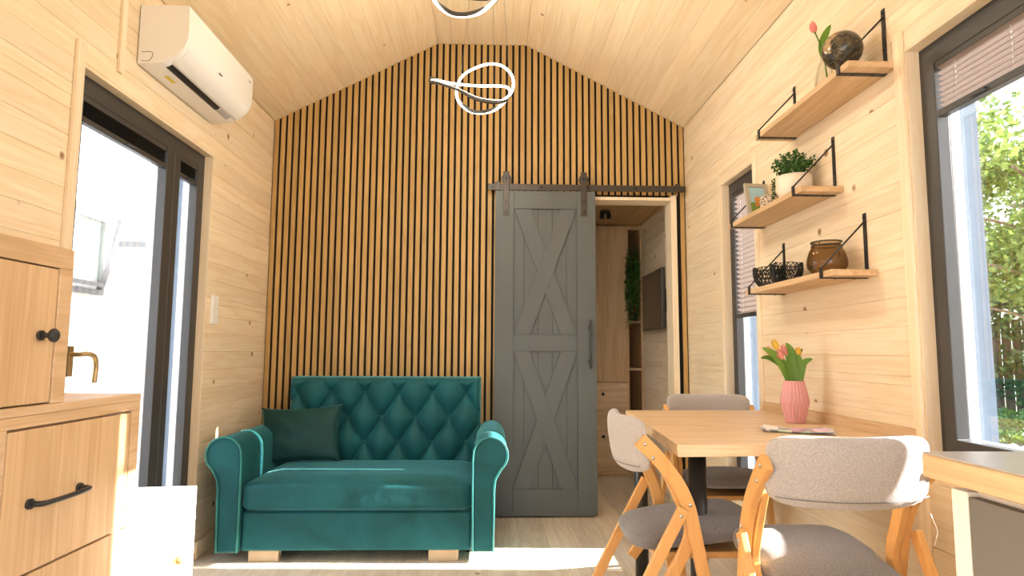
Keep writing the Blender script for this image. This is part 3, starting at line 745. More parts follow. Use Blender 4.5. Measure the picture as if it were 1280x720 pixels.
# photo frame
pf = thing('photo_frame', 'grey-beige picture frame with a small photo at the far end of the middle shelf', 'picture frame', (1.262, 2.925, Z2+.001), math.radians(8))
tilt = Matrix.Rotation(math.radians(-12), 4, 'X')
bm = newbm(); w_, h_, f_ = .060, .178, .020
ring(bm, lambda a, b, q: tilt @ Vector((a, q, b)), (-w_, w_, 0, h_), (-w_+f_, w_-f_, f_, h_-f_), 0, .014)
obj('frame_border', bm, plain('grey_beige_frame', (.42, .38, .30), .6, var=.1), pf, bevel=.002)
m, n_, b_ = newmat('little_landscape_photo'); t_ = n_.nodes.new('ShaderNodeTexCoord'); sp = n_.nodes.new('ShaderNodeSeparateXYZ'); n_.links.new(t_.outputs['Object'], sp.inputs[0])
r_ = n_.nodes.new('ShaderNodeValToRGB'); r_.color_ramp.interpolation = 'CONSTANT'; e = r_.color_ramp.elements; e[0].color = (.16, .26, .04, 1); e[1].position = .075; e[1].color = (.35, .58, .70, 1); n_.links.new(sp.outputs['Z'], r_.inputs[0])
n_.links.new(r_.outputs[0], b_.inputs['Base Color'])
bm = newbm(); box(bm, -w_+f_, w_-f_, .004, .009, f_, h_-f_, mat=tilt); pc = obj('photo', bm, m, pf)
bm = newbm()
for (cx_, cz_, rx_, rz_) in ((0, .095, .018, .016), (.008, .075, .012, .012), (-.008, .07, .01, .012)):
    pts = [(cx_+rx_*math.cos(a*PI/8), cz_+rz_*math.sin(a*PI/8)) for a in range(16)]
    prism(bm, pts, lambda p, q, t: tilt @ Vector((p, t, q)), .0028, .0036)
obj('photo_motif', bm, plain('orange_print', (.62, .26, .05), .6), pc)
bm = newbm(); box(bm, -.02, .02, .012, .016, .01, .13, mat=Matrix.Translation((0, .062, 0)) @ Matrix.Rotation(math.radians(10), 4, 'X')); obj('easel_back', bm, M['black'], pf)
# small patterned pot
m, n_, b_ = newmat('speckled_leopard_glaze'); t_ = n_.nodes.new('ShaderNodeTexCoord'); vo = n_.nodes.new('ShaderNodeTexVoronoi'); vo.feature = 'DISTANCE_TO_EDGE'; vo.inputs['Scale'].default_value = 75; n_.links.new(t_.outputs['Object'], vo.inputs[0])
r_ = n_.nodes.new('ShaderNodeValToRGB'); r_.color_ramp.elements[0].position = .12; r_.color_ramp.elements[0].color = (.62, .50, .38, 1); r_.color_ramp.elements[1].position = .2; r_.color_ramp.elements[1].color = (.13, .09, .06, 1); n_.links.new(vo.outputs['Distance'], r_.inputs[0]); n_.links.new(r_.outputs[0], b_.inputs['Base Color'])
bm = newbm(); lathe(bm, [(.030, 0), (.038, .01), (.042, .04), (.038, .066), (.034, .066), (.036, .04), (.028, .012)], seg=32, close_top=True)
o = tag(obj('speckled_pot', bm, m), 'small brown speckled pot between the photo frame and the cream pot', 'pot'); o.location = (1.235, 2.770, Z2)
# cream pot and plant
bm = newbm(); lathe(bm, [(.050, 0), (.060, .006), (.067, .04), (.068, .075), (.067, .096), (.062, .096), (.061, .07), (.05, .02)], seg=40, close_top=True)
o = tag(obj('plant_pot', bm, M['cream']), 'cream round plant pot on the middle shelf near its front bracket', 'pot'); o.location = (1.247, 2.555, Z2)
hp = thing('potted_plant', 'bushy small-leaved green plant growing in the cream pot', 'plant', (1.247, 2.555, Z2+.075))
bms, bml = newbm(), newbm()
for k in range(46):
    a = random.uniform(0, 2*PI); sp_ = random.uniform(.2, 1); ext = .085*sp_; 
    top = Vector((ext*math.cos(a), ext*math.sin(a)*1.15, random.uniform(.06, .115)*(1.15-.5*sp_)+.01))
    if top.x > .06: top.x = .06
    base = Vector((top.x*.25, top.y*.25, -.03)); P = smooth_path([base, base.lerp(top, .5)+Vector((0, 0, .03)), top], 5); tube(bms, P, .0012, 5)
    for q in range(22):
        s = P[min(len(P)-1, 3+int(random.random()*(len(P)-3)))]; d = Vector((random.gauss(0, 1), random.gauss(0, 1), random.gauss(.3, .8))).normalized()
        c = s+d*.010; n1_ = d.orthogonal().normalized(); s2 = d.cross(n1_); r0 = random.uniform(.005, .0085)
        addfaces(bml, [c-d*r0, c+s2*r0*.7, c+d*r0, c-s2*r0*.7], [(0, 1, 2, 3)], random.random())
for q in range(60):   # trailing sprig on the far side
    s = Vector((-.03, .07+.03*random.random(), .03-.075*random.random())); d = Vector((random.gauss(0, 1), random.gauss(0, 1), random.gauss(0, 1))).normalized(); s2 = d.orthogonal().normalized(); r0 = .008
    s.x -= .02; addfaces(bml, [s-d*r0, s+s2*r0*.7, s+d*r0, s-s2*r0*.7], [(0, 1, 2, 3)], random.random())
obj('stems', bms, M['herb'], hp); obj('foliage', bml, M['herb'], hp)
# black openwork bowls
def bowl(loc, label, rot):
    bm = newbm(); rnd_ = random.Random(rot*10); nr, ns_ = 6, 22
    prof_ = [(.030, .003), (.046, .012), (.058, .030), (.063, .050), (.063, .068), (.062, .082)]
    vs = []
    for j, (r, z) in enumerate(prof_):
        for k in range(ns_):
            a = 2*PI*(k+.5*(j % 2)+rnd_.uniform(-.28, .28))/ns_; zz = z+rnd_.uniform(-.003, .003)*(j > 0)+(.006*rnd_.random() if j == nr-1 else 0)
            vs.append((r*math.cos(a), r*math.sin(a), zz))
    fc = []
    for j in range(nr-1):
        for k in range(ns_):
            a, b = j*ns_+k, j*ns_+(k+1) % ns_; c, d = a+ns_, b+ns_
            fc += [(a, b, d), (a, d, c)] if j % 2 else [(a, b, c), (b, d, c)]
    addfaces(bm, vs, fc)
    o = obj('openwork_bowl', bm, M['blackwire']); wf = o.modifiers.new('strands', 'WIREFRAME'); wf.thickness = .0072; wf.use_even_offset = False
    base = o
    tag(o, label, 'bowl', 'black bowls on the lowest shelf'); o.location = loc
    bm = newbm(); lathe(bm, [(.031, 0), (.034, .003), (.031, .005)], seg=24, close_top=True); obj('bowl_base', bm, M['blackwire'], o)
bowl((1.222, 2.775, Z3), 'black openwork bowl at the far end of the lowest shelf', 1)
bowl((1.236, 2.635, Z3), 'black openwork bowl standing nearer the brown glass jar', 2)
# brown jar
jr = thing('glass_jar', 'brown glass lantern jar with a ribbed belly on the lowest shelf', 'jar', (1.240, 2.315, Z3))
ou = [(.038, 0), (.052, .006), (.066, .024), (.070, .045), (.064, .075), (.054, .100), (.050, .113), (.052, .120)]
ouS = [(v.x, v.y) for v in smooth_path([Vector((a, b, 0)) for a, b in ou], 4)]
bm = newbm(); lathe(bm, ouS+[(r-.003, z) for r, z in reversed(ouS[1:])]+[(.036, .005)], seg=96, fn=lambda k, z: 1+.010*math.sin(k*2*PI/4)*(1 if .02 < z < .09 else 0), close_top=True); obj('jar_body', bm, M['brownglass'], jr)
bm = newbm(); tube(bm, [(.053*math.cos(a*PI/16), .053*math.sin(a*PI/16), .121) for a in range(32)], .0028, 8, closed=True); tube(bm, [(.0515*math.cos(a*PI/16), .0515*math.sin(a*PI/16), .108) for a in range(32)], .0022, 8, closed=True); obj('rim_band', bm, M['bronze_steel'], jr)
bm = newbm(); tube(bm, [(0, .053, .121), (0, .05, .128), (0, .046, .132)], .0016, 6); obj('catch', bm, M['bolt'], jr)

# ================================================================== DINING TABLE
TZ = .78
tb = thing('dining_table', 'oak-topped table fixed against the right wall on two black tube legs', 'table', (.95, 2.5, 0))
bm = newbm(); cx_, cy_ = .95, 2.5
pts = [(.556, 1.925), (XR-.019, 1.968), (XR-.019, 3.098), (.640, 3.07)]
prism(bm, [(p-cx_, q-cy_) for p, q in pts], lambda p, q, t: Vector((p, q, t)), TZ-.036, TZ); obj('tabletop', bm, M['oak_x'], tb, bevel=.0015)
bm = newbm(); box(bm, XR-.0185-cx_, XR-.001-cx_, 1.98-cy_, 3.10-cy_, TZ-.036, .8205); obj('wall_strip', bm, M['oak_y'], tb, bevel=.0015)
for x, y in ((.668, 2.10), (.660, 2.86)):
    bm = newbm(); cyl(bm, (x-cx_, y-cy_, .0), (x-cx_, y-cy_, TZ-.0365), .0285, 32); l = obj('leg', bm, M['legsteel'], tb)
    bm = newbm(); cyl(bm, (x-cx_, y-cy_, TZ-.042), (x-cx_, y-cy_, TZ-.0362), .05, 32); obj('mount_plate', bm, M['legsteel'], l)
# pink vase with tulips
vx, vy = 1.203, 2.535
bm = newbm()
prf = [(.033, 0), (.035, .004), (.040, .03), (.052, .078), (.053, .084), (.046, .12), (.038, .160), (.036, .165), (.033, .164), (.035, .155), (.044, .12), (.048, .084), (.038, .03), (.03, .006)]
lathe(bm, prf, seg=132, fn=lambda k, z: 1+.05*(abs(((k+(3 if z < .081 else 0)) % 6)-3)/1.5-1), close_top=True)
o = tag(obj('ribbed_vase', bm, M['pinkvase']), 'pink ribbed ceramic vase standing on the dining table', 'vase'); o.location = (vx, vy, TZ+.0005)
def table_tulip(label, tip, col, leaves):
    t = thing('tulip', label, 'flower', (vx, vy, TZ+.16), 0, 'tulips in the pink vase'); tip = Vector(tip)
    P = smooth_path([(tip.x*.08, tip.y*.08, -.10), (tip.x*.2, tip.y*.2, .0), (tip.x*.6, tip.y*.6, tip.z*.55), tip], 6)
    bm = newbm(); tube(bm, P, .0027, 8); obj('stem', bm, M['leaf'], t)
    bm = newbm(); tulip_bud(bm, tip-Vector((0, 0, .002)), (P[-1]-P[-3]), .044, .0155); obj('bud', bm, M[col], t)
    for pts, w_ in leaves:
        bm = newbm(); leafblade(bm, pts, w_, (-.25, -1, .1)); obj('leaf', bm, M['leaf'], t)
table_tulip('yellow tulip bud, highest and leftmost in the pink vase', (-.062, .0, .13), 'petal_yellow', [([(-.012, -.006, -.05), (-.022, -.008, .02), (-.07, -.01, .10), (-.128, -.01, .135)], .019)])
table_tulip('small pink tulip at the left edge of the bunch', (-.078, .01, .105), 'petal_pink', [([(-.006, .012, -.05), (-.03, .012, .05), (-.085, .012, .093), (-.126, .012, .094)], .012)])
table_tulip('large pink tulip at the front of the bunch', (-.050, -.012, .092), 'petal_pink', [([(-.004, -.018, -.05), (-.012, -.022, .02), (-.02, -.022, .085), (-.018, -.022, .125)], .02), ([(.004, -.012, -.05), (.004, -.014, .05), (-.012, -.014, .12), (-.032, -.01, .155)], .016)])
table_tulip('pink tulip half hidden behind the middle leaves', (-.024, .014, .108), 'petal_pink', [([(0, .012, -.05), (.012, .012, .03), (.02, .012, .10), (.046, .012, .13)], .013)])
table_tulip('yellow tulip bud on the right side of the bunch', (.017, .0, .098), 'petal_yellow', [([(.012, -.010, -.05), (.018, -.014, .02), (.036, -.014, .075), (.072, -.014, .092)], .015), ([(-.002, -.02, -.05), (.008, -.024, .01), (.016, -.024, .07), (.010, -.024, .11)], .015)])
# brochure
m, n_, b_ = newmat('printed_brochure'); t_ = n_.nodes.new('ShaderNodeTexCoord'); mp = n_.nodes.new('ShaderNodeMapping'); mp.inputs['Scale'].default_value = (22, 7, 1); mp.inputs['Rotation'].default_value = (0, 0, .6); n_.links.new(t_.outputs['Object'], mp.inputs[0])
vo = n_.nodes.new('ShaderNodeTexVoronoi'); vo.inputs['Scale'].default_value = 1.3; n_.links.new(mp.outputs[0], vo.inputs[0]); hs = n_.nodes.new('ShaderNodeHueSaturation'); hs.inputs['Saturation'].default_value = .35; n_.links.new(vo.outputs['Color'], hs.inputs['Color']); n_.links.new(hs.outputs[0], b_.inputs['Base Color']); b_.inputs['Roughness'].default_value = .3
bm = newbm(); 
for lev, (rz, oy) in enumerate(((0, 0), (.16, .01), (-.12, -.008))):
    rr = Matrix.Rotation(rz, 4, 'Z'); N_ = 12; g_ = []
    vs = []
    for j in range(2):
        for i in range(N_+1):
            for q in range(2):
                u = -1+2*i/N_; vs.append(rr @ Vector((u*.115, (-1 if j == 0 else 1)*.07+oy, .0012+lev*.0016+.004*(u*u)*(lev+1)*.6+q*.0006)))
    def idx(j, i, q): return j*(N_+1)*2+i*2+q
    fc = []
    for i in range(N_):
        fc += [(idx(0, i, 1), idx(0, i+1, 1), idx(1, i+1, 1), idx(1, i, 1)), (idx(0, i, 0), idx(1, i, 0), idx(1, i+1, 0), idx(0, i+1, 0)), (idx(0, i, 0), idx(0, i+1, 0), idx(0, i+1, 1), idx(0, i, 1)), (idx(1, i, 0), idx(1, i, 1), idx(1, i+1, 1), idx(1, i+1, 0))]
    fc += [(idx(0, 0, 0), idx(0, 0, 1), idx(1, 0, 1), idx(1, 0, 0)), (idx(0, N_, 0), idx(1, N_, 0), idx(1, N_, 1), idx(0, N_, 1))]
    addfaces(bm, vs, fc)
o = tag(obj('brochure', bm, m), 'colourful printed brochures fanned out on the table before the vase', 'brochure'); o.location = (1.075, 2.255, TZ+.0006); o.rotation_euler = (0, 0, math.radians(-22))

# ================================================================== CHAIRS (local: +X is the way the sitter faces, origin under the back)
def strip(bm, path, w0, v0, v1, w1=None):
    P = smooth_path([Vector((a, 0, b)) for a, b in path], 6); n = len(P); Lf, Rt = [], []
    for i, p in enumerate(P):
        t = (P[min(i+1, n-1)]-P[max(i-1, 0)]).normalized(); nn = Vector((t.z, 0, -t.x)); u = i/(n-1); ww = w0+(w1-w0)*u if w1 else w0
        Lf.append((p+nn*ww/2)); Rt.append((p-nn*ww/2))
    lay = bm.faces.layers.float['rnd']
    A = [[bm.verts.new((q.x, v, q.z)) for q in side] for v in (v0, v1) for side in (Lf, Rt)]
    for i in range(n-1):
        for a, b in ((0, 1), (1, 3), (3, 2), (2, 0)):
            f = bm.faces.new((A[a][i], A[a][i+1], A[b][i+1], A[b][i])); f[lay] = .5
    for i in (0, n-1): bm.faces.new((A[0][i], A[1][i], A[3][i], A[2][i]))
def make_chair(label, loc, rot, cover, grp='folding chairs at the dining table'):
    t = thing('folding_chair', label, 'chair', loc, rot, grp)
    for s in (-1, 1):
        bm = newbm(); va, vb = sorted((s*.198, s*.220)); strip(bm, [(-.005, .79), (.045, .74), (.10, .672), (.136, .60), (.155, .52), (.180, .40), (.215, .22), (.262, .0)], .046, va, vb, .034)
        p = obj('front_leg', bm, M['beech'], t, bevel=.003)
        for (a, b) in ((.008, .778), (.032, .738), (.142, .60)):
            bm = newbm(); sphere(bm, (a, s*.2215, b), .006, 10, (1, .5, 1)); obj('bolt', bm, M['chrome'], p)
        bm = newbm(); va, vb = sorted((s*.2215, s*.240)); strip(bm, [(.118, .592), (.03, .43), (-.09, .2), (-.195, .0)], .034, va, vb)
        p = obj('rear_leg', bm, M['beech'], t, bevel=.003)
        bm = newbm(); sphere(bm, (.108, s*.2415, .572), .006, 10, (1, .5, 1)); obj('bolt', bm, M['chrome'], p)
        bm = newbm(); va, vb = sorted((s*.176, s*.196)); strip(bm, [(.075, .71), (.125, .60), (.150, .51), (.10, .40), (.05, .33)], .036, va, vb)
        obj('seat_support', bm, M['beech'], t, bevel=.003)
    bm = newbm(); cyl(bm, (-.10, -.2, .16), (-.10, .2, .16), .011, 12); obj('stretcher', bm, M['beech'], t)
    bm = newbm(); box(bm, .05, .34, -.155, .155, .425, .445); obj('seat_board', bm, M['beech'], t, bevel=.004)
    bm = newbm(); sl_ = math.radians(-7); R_ = Matrix.Rotation(sl_, 4, 'Y')
    def sf(p):
        q = R_ @ Vector((p.x, p.y*(1-.06*(p.x < 0)), p.z+(.012*(1-(p.x/.2)**2)*(1-(p.y/.2)**2) if p.z > 0 else 0)))
        return q+Vector((.195, 0, .492))
    softbox(bm, (.212, .174, .038), 5, 3.2, thin=2, cuts=16, fn=sf)
    for v in bm.verts: v.co.z += .0015*noise.noise(v.co*30)
    obj('seat', bm, M['grey_cloth'] if cover != 'none' else M['grey_cloth'], t)
    bm = newbm()
    def bf(p):
        c = .045*(p.y/.2)**2; x = p.x+c-.025
        z = p.z
        q = Vector((x, p.y, z)); lean = Matrix.Rotation(math.radians(-8), 4, 'Y'); q = lean @ q
        if abs(p.y) > .12: q.x += .0022*math.sin(p.y*260)*(1 if p.z < .02 else .3)
        return q+Vector((-.004, 0, .768))
    softbox(bm, (.025, .205, .088), 5.5, 2.6, thin=0, cuts=20, fn=bf)
    bo = obj('backrest', bm, M['beige_cloth'], t)
    # hem seam round the lower edge of the slip cover
    bm = newbm(); pts = []
    for k in range(-14, 15):
        y = k/14*.19; c = .045*(y/.2)**2; q = Matrix.Rotation(math.radians(-8), 4, 'Y') @ Vector((-.0255+c-.025+.004*abs(k/14)**6, y, -.062)); pts.append(q+Vector((-.004, 0, .768)))
    tube(bm, pts, .0013, 6); obj('hem_seam', bm, plain('dark_seam', (.2, .19, .19), .9) if 'dark_seam' not in bpy.data.materials else bpy.data.materials['dark_seam'], bo)
    return t
chA = make_chair('wooden folding chair at the left side of the table, facing the right wall', (.455, 2.170, 0), 0, 'x')
chB = dup(chA, (1.052, 3.125, 0), -PI/2, 'grey padded folding chair at the far end of the table, facing the camera')
chC = dup(chA, (.880, 1.575, 0), PI/2, 'nearest folding chair, seen from behind with its back cushion in sunlight')
bm = newbm(); tube(bm, smooth_path([(-.02, -.178, .67), (-.035, -.180, .645), (-.03, -.186, .625), (-.034, -.174, .60)]), .0009, 6); obj('loose_thread', bm, M['thread'], chC)

# ================================================================== LEFT CABINETS
FX = -.90
lc = thing('base_cabinet', 'oak drawer cabinet along the left wall with black handles', 'cabinet', (FX, 1.664, 0))
bm = newbm()
box(bm, -.58, -.001, -2.2, 0, .09, .9)                      # carcass, front face at x=0
box(bm, -.001, .018, -2.2, -.0, .903, .925); box(bm, -.001, .018, -.036, 0, .09, .903)
box(bm, -.001, .018, -.475, -.445, .09, .903)
obj('carcass', bm, M['oak_y'], lc, bevel=.0015)
bm = newbm(); box(bm, -.54, -.05, -2.2, -.03, 0, .09); obj('plinth', bm, M['anth'], lc)
for z0, z1 in ((.627, .898), (.36, .622), (.095, .355)):
    bm = newbm(); box(bm, .0005, .0175, -.4415, -.0395, z0, z1); dr = obj('drawer', bm, M['oak_y'] if False else M['oak_z'], lc, bevel=.0015)
    zc = z0+.130; bm = newbm()
    P = smooth_path([(.022, -.375, zc), (.045, -.368, zc), (.050, -.30, zc), (.045, -.232, zc), (.022, -.225, zc)], 6); tube(bm, P, .0055, 10)
    for y in (-.375, -.225): cyl(bm, (.0176, y, zc), (.024, y, zc), .010, 12)
    obj('bow_handle', bm, M['anth_metal'], dr)
for z0, z1 in ((.095, .898),):
    bm = newbm(); box(bm, .0005, .0175, -1.1, -.48, z0, z1); obj('door', bm, M['oak_z'], lc, bevel=.0015)
wt = tag(obj('worktop', (lambda b: (box(b, XL+.002, FX+.0185, -.55, 1.6645, .9255, .943), b)[1])(newbm()), M['oak_y'], bevel=.0015), 'pale oak worktop lying over the left drawer cabinet', 'worktop')
wall_ = thing('upper_cabinet', 'small oak cupboard with a round black knob standing on the left worktop', 'cabinet', (FX, 1.370, .9435))
bm = newbm(); H = .316
box(bm, -.28, -.001, -1.9, 0, 0, H); box(bm, -.001, .018, -1.9, 0, H-.043, H); box(bm, -.001, .018, -.040, 0, .0, H-.043)
obj('carcass', bm, M['oak_y'], wall_, bevel=.0015)
bm = newbm(); box(bm, .0, .0165, -.55, -.043, .003, H-.046); dr = obj('door', bm, M['oak_z'], wall_, bevel=.0015)
bm = newbm(); cyl(bm, (.017, -.085, .135), (.022, -.085, .135), .010); cyl(bm, (.02, -.085, .135), (.036, -.085, .135), .005); sphere(bm, (.044, -.085, .135), .014, 16, (.6, 1, 1)); obj('knob', bm, M['anth_metal'], dr)
# opened white door panel standing out past the cabinet end
wp = thing('cabinet_door', 'white panel door standing open at the end of the drawer cabinet, glaring in the sun', 'cabinet door', (-.905, 1.676, .0), math.radians(9))
bm = newbm(); box(bm, .0, .155, 0, .018, .10, .705); obj('door_leaf', bm, M['white_lam'], wp, bevel=.002)
bm = newbm(); cyl(bm, (.13, 0, .53), (.13, -.012, .53), .006); sphere(bm, (.13, -.016, .53), .010, 14, (1, .6, 1)); obj('knob', bm, M['brass'], wp)
bm = newbm(); cyl(bm, (.004, .009, .2), (.004, .009, .24), .007); cyl(bm, (.004, .009, .58), (.004, .009, .62), .007); cyl(bm, (.02, .009, .0), (.02, .009, .10), .006); cyl(bm, (.14, .009, .0), (.14, .009, .10), .006); obj('hinge', bm, M['chrome'], wp)
# light switch
sw = thing('light_switch', 'white double light switch on the left wall beside the glass door', 'switch', (XL, 3.50, 1.27))
bm = newbm(); box(bm, .0005, .009, -.04, .04, -.078, .078); obj('switch_plate', bm, M['white_plastic'], sw, bevel=.002)
for z in (-.038, .038):
    bm = newbm(); box(bm, .0092, .013, -.03, .03, z-.03, z+.03); obj('rocker', bm, M['white_plastic'], sw, bevel=.001)

# ================================================================== RIGHT COUNTER
rc = thing('kitchen_unit', 'grey-fronted kitchen unit under the right worktop', 'cabinet', (.705, .985, 0))
bm = newbm(); box(bm, .018, .62, -1.6, -.0, .08, .848); obj('carcass', bm, M['white_lam'], rc, bevel=.001)
bm = newbm(); box(bm, .0, .017, -1.6, -.035, .08, .842); obj('front_panel', bm, M['grey_panel'], rc, bevel=.0015)
bm = newbm(); box(bm, .0, .017, -.033, .0, .08, .848); obj('end_strip', bm, M['white_lam'], rc, bevel=.001)
bm = newbm(); box(bm, .05, .6, -1.6, -.03, 0, .08); obj('plinth', bm, M['anth'], rc)
ct = thing('kitchen_worktop', 'grey worktop with a pale oak edge at the right, nearest the camera', 'worktop', (.672, 1.0, 0))
bm = newbm(); box(bm, .0, .657, -1.6, .0, .862, .897); obj('edge_board', bm, M['oak_y'], ct, bevel=.002)
bm = newbm(); box(bm, .001, .656, -1.599, -.001, .8972, .900); obj('top_surface', bm, plain('grey_laminate_top', (.40, .38, .35), .3, var=.05), ct)
bm = newbm(); box(bm, .05, .64, -1.59, -.03, .8485, .8618); obj('support_strip', bm, M['anth'], ct)

# ================================================================== RING LAMPS
def make_lamp(label, loc, rot):
    t = thing('ring_lamp', label, 'lamp', loc, rot, 'looping ring lamps under the ceiling')
    # scale: metres ; x right, z up, y depth
    A = [(-.020, -.02, .128), (.055, -.03, .110), (.105, -.03, .060), (.122, -.02, -.005), (.085, .0, -.075), (.02, .05, -.098), (-.07, .10, -.105), (-.13, .12, -.07)]
    K = [((-.030, .00, .125), 0), ((.050, -.03, .112), 0), ((.105, -.05, .055), 0), ((.112, -.05, -.010), 0), ((.085, -.04, -.052), .3), ((.035, -.03, -.066), 1),
         ((-.06, -.01, -.046), 1), ((-.15, .02, .006), 1), ((-.250, .04, .048), 1), ((-.285, .05, .064), .5), ((-.262, .06, .070), 0), ((-.18, .06, .054), 0), ((-.06, .06, .045), 0), ((.03, .05, .042), 0), ((.085, .03, .028), 0), ((.100, .01, -.01), 0),
         ((.075, .02, -.050), .2), ((.02, .05, -.085), .1), ((-.045, .06, -.098), 0), ((-.105, .06, -.085), 0), ((-.155, .05, -.035), 0), ((-.160, .04, .025), 0), ((-.125, .02, .085), 0)]
    P = smooth_path([k[0] for k in K], 8, closed=True); F = []
    for i in range(len(K)):
        for q in range(8): F.append(K[i][1]*(1-q/8)+K[(i+1) % len(K)][1]*q/8)
    n = len(P); body, led = newbm(), newbm(); rb, rl_ = [], []
    prev = None
    for i, p in enumerate(P):
        tt = (P[(i+1) % n]-P[i-1]).normalized(); ang = F[i]*PI
        hz = max(0, min(1, (p.z+.095)/.10)); v = Vector((0, .28-1.9*hz, -1)); nn = (v-tt*v.dot(tt))
        nn = nn.normalized() if nn.length > .05 else prev
        nn = Matrix.Rotation(ang, 3, tt) @ nn
        prev = nn; s = tt.cross(nn)
        wv, th = .0055, .016
        rb.append([body.verts.new(p+s*a+nn*b) for a, b in ((-wv, -th), (wv, -th), (wv, 0), (-wv, 0))])
        rl_.append([led.verts.new(p+s*a+nn*b) for a, b in ((-wv, .0003), (wv, .0003), (wv, .0018), (-wv, .0018))])
    for R_, b_m in ((rb, body), (rl_, led)):
        for i in range(n):
            for k in range(4):
                f = b_m.faces.new((R_[i][k], R_[i][(k+1) % 4], R_[(i+1) % n][(k+1) % 4], R_[(i+1) % n][k])); f.smooth = False
    obj('lamp_profile', body, plain('bronze_lamp_profile', (.045, .038, .03), .5) if 'bronze_lamp_profile' not in bpy.data.materials else bpy.data.materials['bronze_lamp_profile'], t)
    obj('led_strip', led, emit('warm_led_strip', (1, .93, .80), LED), t)
    bm = newbm(); top = RIDGE-loc[2]
    for (x, y, z) in ((-.145, .035, .06), (.09, -.045, .08), (.02, .045, .04)): tube(bm, [(x*.45, y*.5, top-.02), (x, y, z)], .0008, 5)
    obj('suspension_wire', bm, M['cord'], t)
    bm = newbm(); lathe(bm, [(.055, top-.024), (.06, top-.02), (.06, top-.001)], seg=28, close_top=True); obj('canopy', bm, M['white_plastic'], t)
    return t
lampA = make_lamp('looping led ring lamp hanging before the slat wall', (-.020, 3.0, 2.318), 0)
lampB = dup(lampA, (-.073, 2.24, 2.402), 0, 'second led ring lamp, cut by the top edge of the photo')
for lo in ((-.03, 3.17, 2.34), (-.09, 2.41, 2.42)):
    l = bpy.data.lights.new('ring_lamp_light', 'POINT'); l.energy = LAMP_W; l.color = (1, .94, .82); l.shadow_soft_size = .05
    o = bpy.data.objects.new('ring_lamp_light', l); COL.objects.link(o); o.location = lo

# ================================================================== BEDROOM BEHIND THE DOORWAY
wd = thing('wardrobe', 'tall oak wardrobe with drawers seen through the doorway', 'wardrobe', (1.2, 5.6, 0))
bm = newbm(); box(bm, -.92, .128, .02, .60, .0, .02); box(bm, -.92, .128, .59, .6, .02, 2.185); box(bm, -.92, -.90, .02, .59, .02, 2.185); box(bm, .112, .128, .0, .59, .0, 2.185); box(bm, -.012, .006, .0, .59, .0, 2.185); box(bm, -.9, .112, .02, .59, 2.15, 2.185)
obj('carcass', bm, M['oak_z'], wd)
bm = newbm(); box(bm, -.9, .112, .0, .03, .021, .075); obj('plinth', bm, M['oak_x'], wd)
for a, b in ((-.90, -.46), (-.456, -.0135)):
    bm = newbm(); box(bm, a, b, -.018, .0, .80, 2.17); dd = obj('door', bm, M['oak_z'], wd, bevel=.002)
    for z0, z1 in ((.56, .795), (.08, .555)):
        bm = newbm(); box(bm, a, b, -.018, .0, z0, z1); dd = obj('drawer', bm, M['oak_x'], wd, bevel=.002)
        bm = newbm(); cyl(bm, ((a+b)/2, -.018, (z0+z1)/2+.02), ((a+b)/2, -.034, (z0+z1)/2+.02), .008); sphere(bm, ((a+b)/2, -.038, (z0+z1)/2+.02), .014, 12); obj('knob', bm, M['black'], dd)
for z in (.35, .90, 1.315):
    bm = newbm(); box(bm, .0065, .1115, .004, .585, z, z+.018); obj('shelf', bm, M['oak_x'], wd)
tp = thing('trailing_plant', 'trailing green plant hanging in the open end shelf of the wardrobe', 'plant', (1.256, 5.60, 1.334))
bm = newbm(); lathe(bm, [(.03, 0), (.042, .0), (.048, .07), (.044, .07), (.04, .02)], c=(.0, .10, 0.0005), seg=20, close_top=True); obj('pot', bm, M['black'], tp)
bm = newbm(); bml = newbm()
for k in range(30):
    x0_ = random.uniform(-.085, .03); zt = random.uniform(.42, .62); zb = random.uniform(-.12, .25); y0_ = random.uniform(-.085, -.045); P = smooth_path([(0, .08, .06), (x0_*.5, .03, zt), (x0_, y0_, zt-.08), (x0_-.008, y0_-.005, zb)], 6); tube(bm, P, .0014, 5)
    for q in range(34):
        s = P[random.randrange(8, len(P))]; d = Vector((random.gauss(0, 1), random.gauss(-.3, .6), random.gauss(-.3, 1))).normalized(); s2 = d.orthogonal().normalized(); r0 = random.uniform(.010, .018); c = s+d*r0
        addfaces(bml, [c-d*r0, c+s2*r0*.35, c+d*r0, c-s2*r0*.35], [(0, 1, 2, 3)], random.random())
obj('stems', bm, M['shadeplant'], tp); obj('foliage', bml, M['shadeplant'], tp)
bm = newbm(); lathe(bm, [(.035, 0), (.045, .01), (.045, .06), (.02, .09), (.022, .11)], seg=24, close_top=True)
o = tag(obj('dark_jar', bm, M['black']), 'small black jar on the lower open shelf of the wardrobe', 'jar'); o.location = (1.255, 5.68, .3685)
tv = thing('television', 'flat black television on a wall arm seen through the doorway', 'television', (1.225, 4.87, 1.45), math.radians(-1))
bm = newbm(); box(bm, .0, .028, -.32, .33, -.222, .222); obj('tv_body', bm, plain('tv_plastic', (.05, .045, .04), .4), tv, bevel=.004)
bm = newbm(); box(bm, -.0015, .0005, -.308, .318, -.208, .212); obj('screen', bm, plain('tv_screen', (.035, .028, .022), .18), tv)
bm = newbm(); box(bm, .0285, .05, -.14, .16, -.15, .10); obj('rear_housing', bm, M['black'], tv, bevel=.008)
bm = newbm(); box(bm, .0505, .096, -.02, .02, -.03, .03); box(bm, .096, .104, -.06, .06, -.09, .09); obj('wall_arm', bm, M['anth_metal'], tv, bevel=.002)
sp = thing('ceiling_spotlight', 'small black spotlight on the bedroom ceiling beyond the doorway', 'spotlight', (.905, 5.05, 2.19))
bm = newbm(); cyl(bm, (0, 0, -.02), (0, 0, -.0005), .04, 24); obj('spot_base', bm, M['black'], sp)
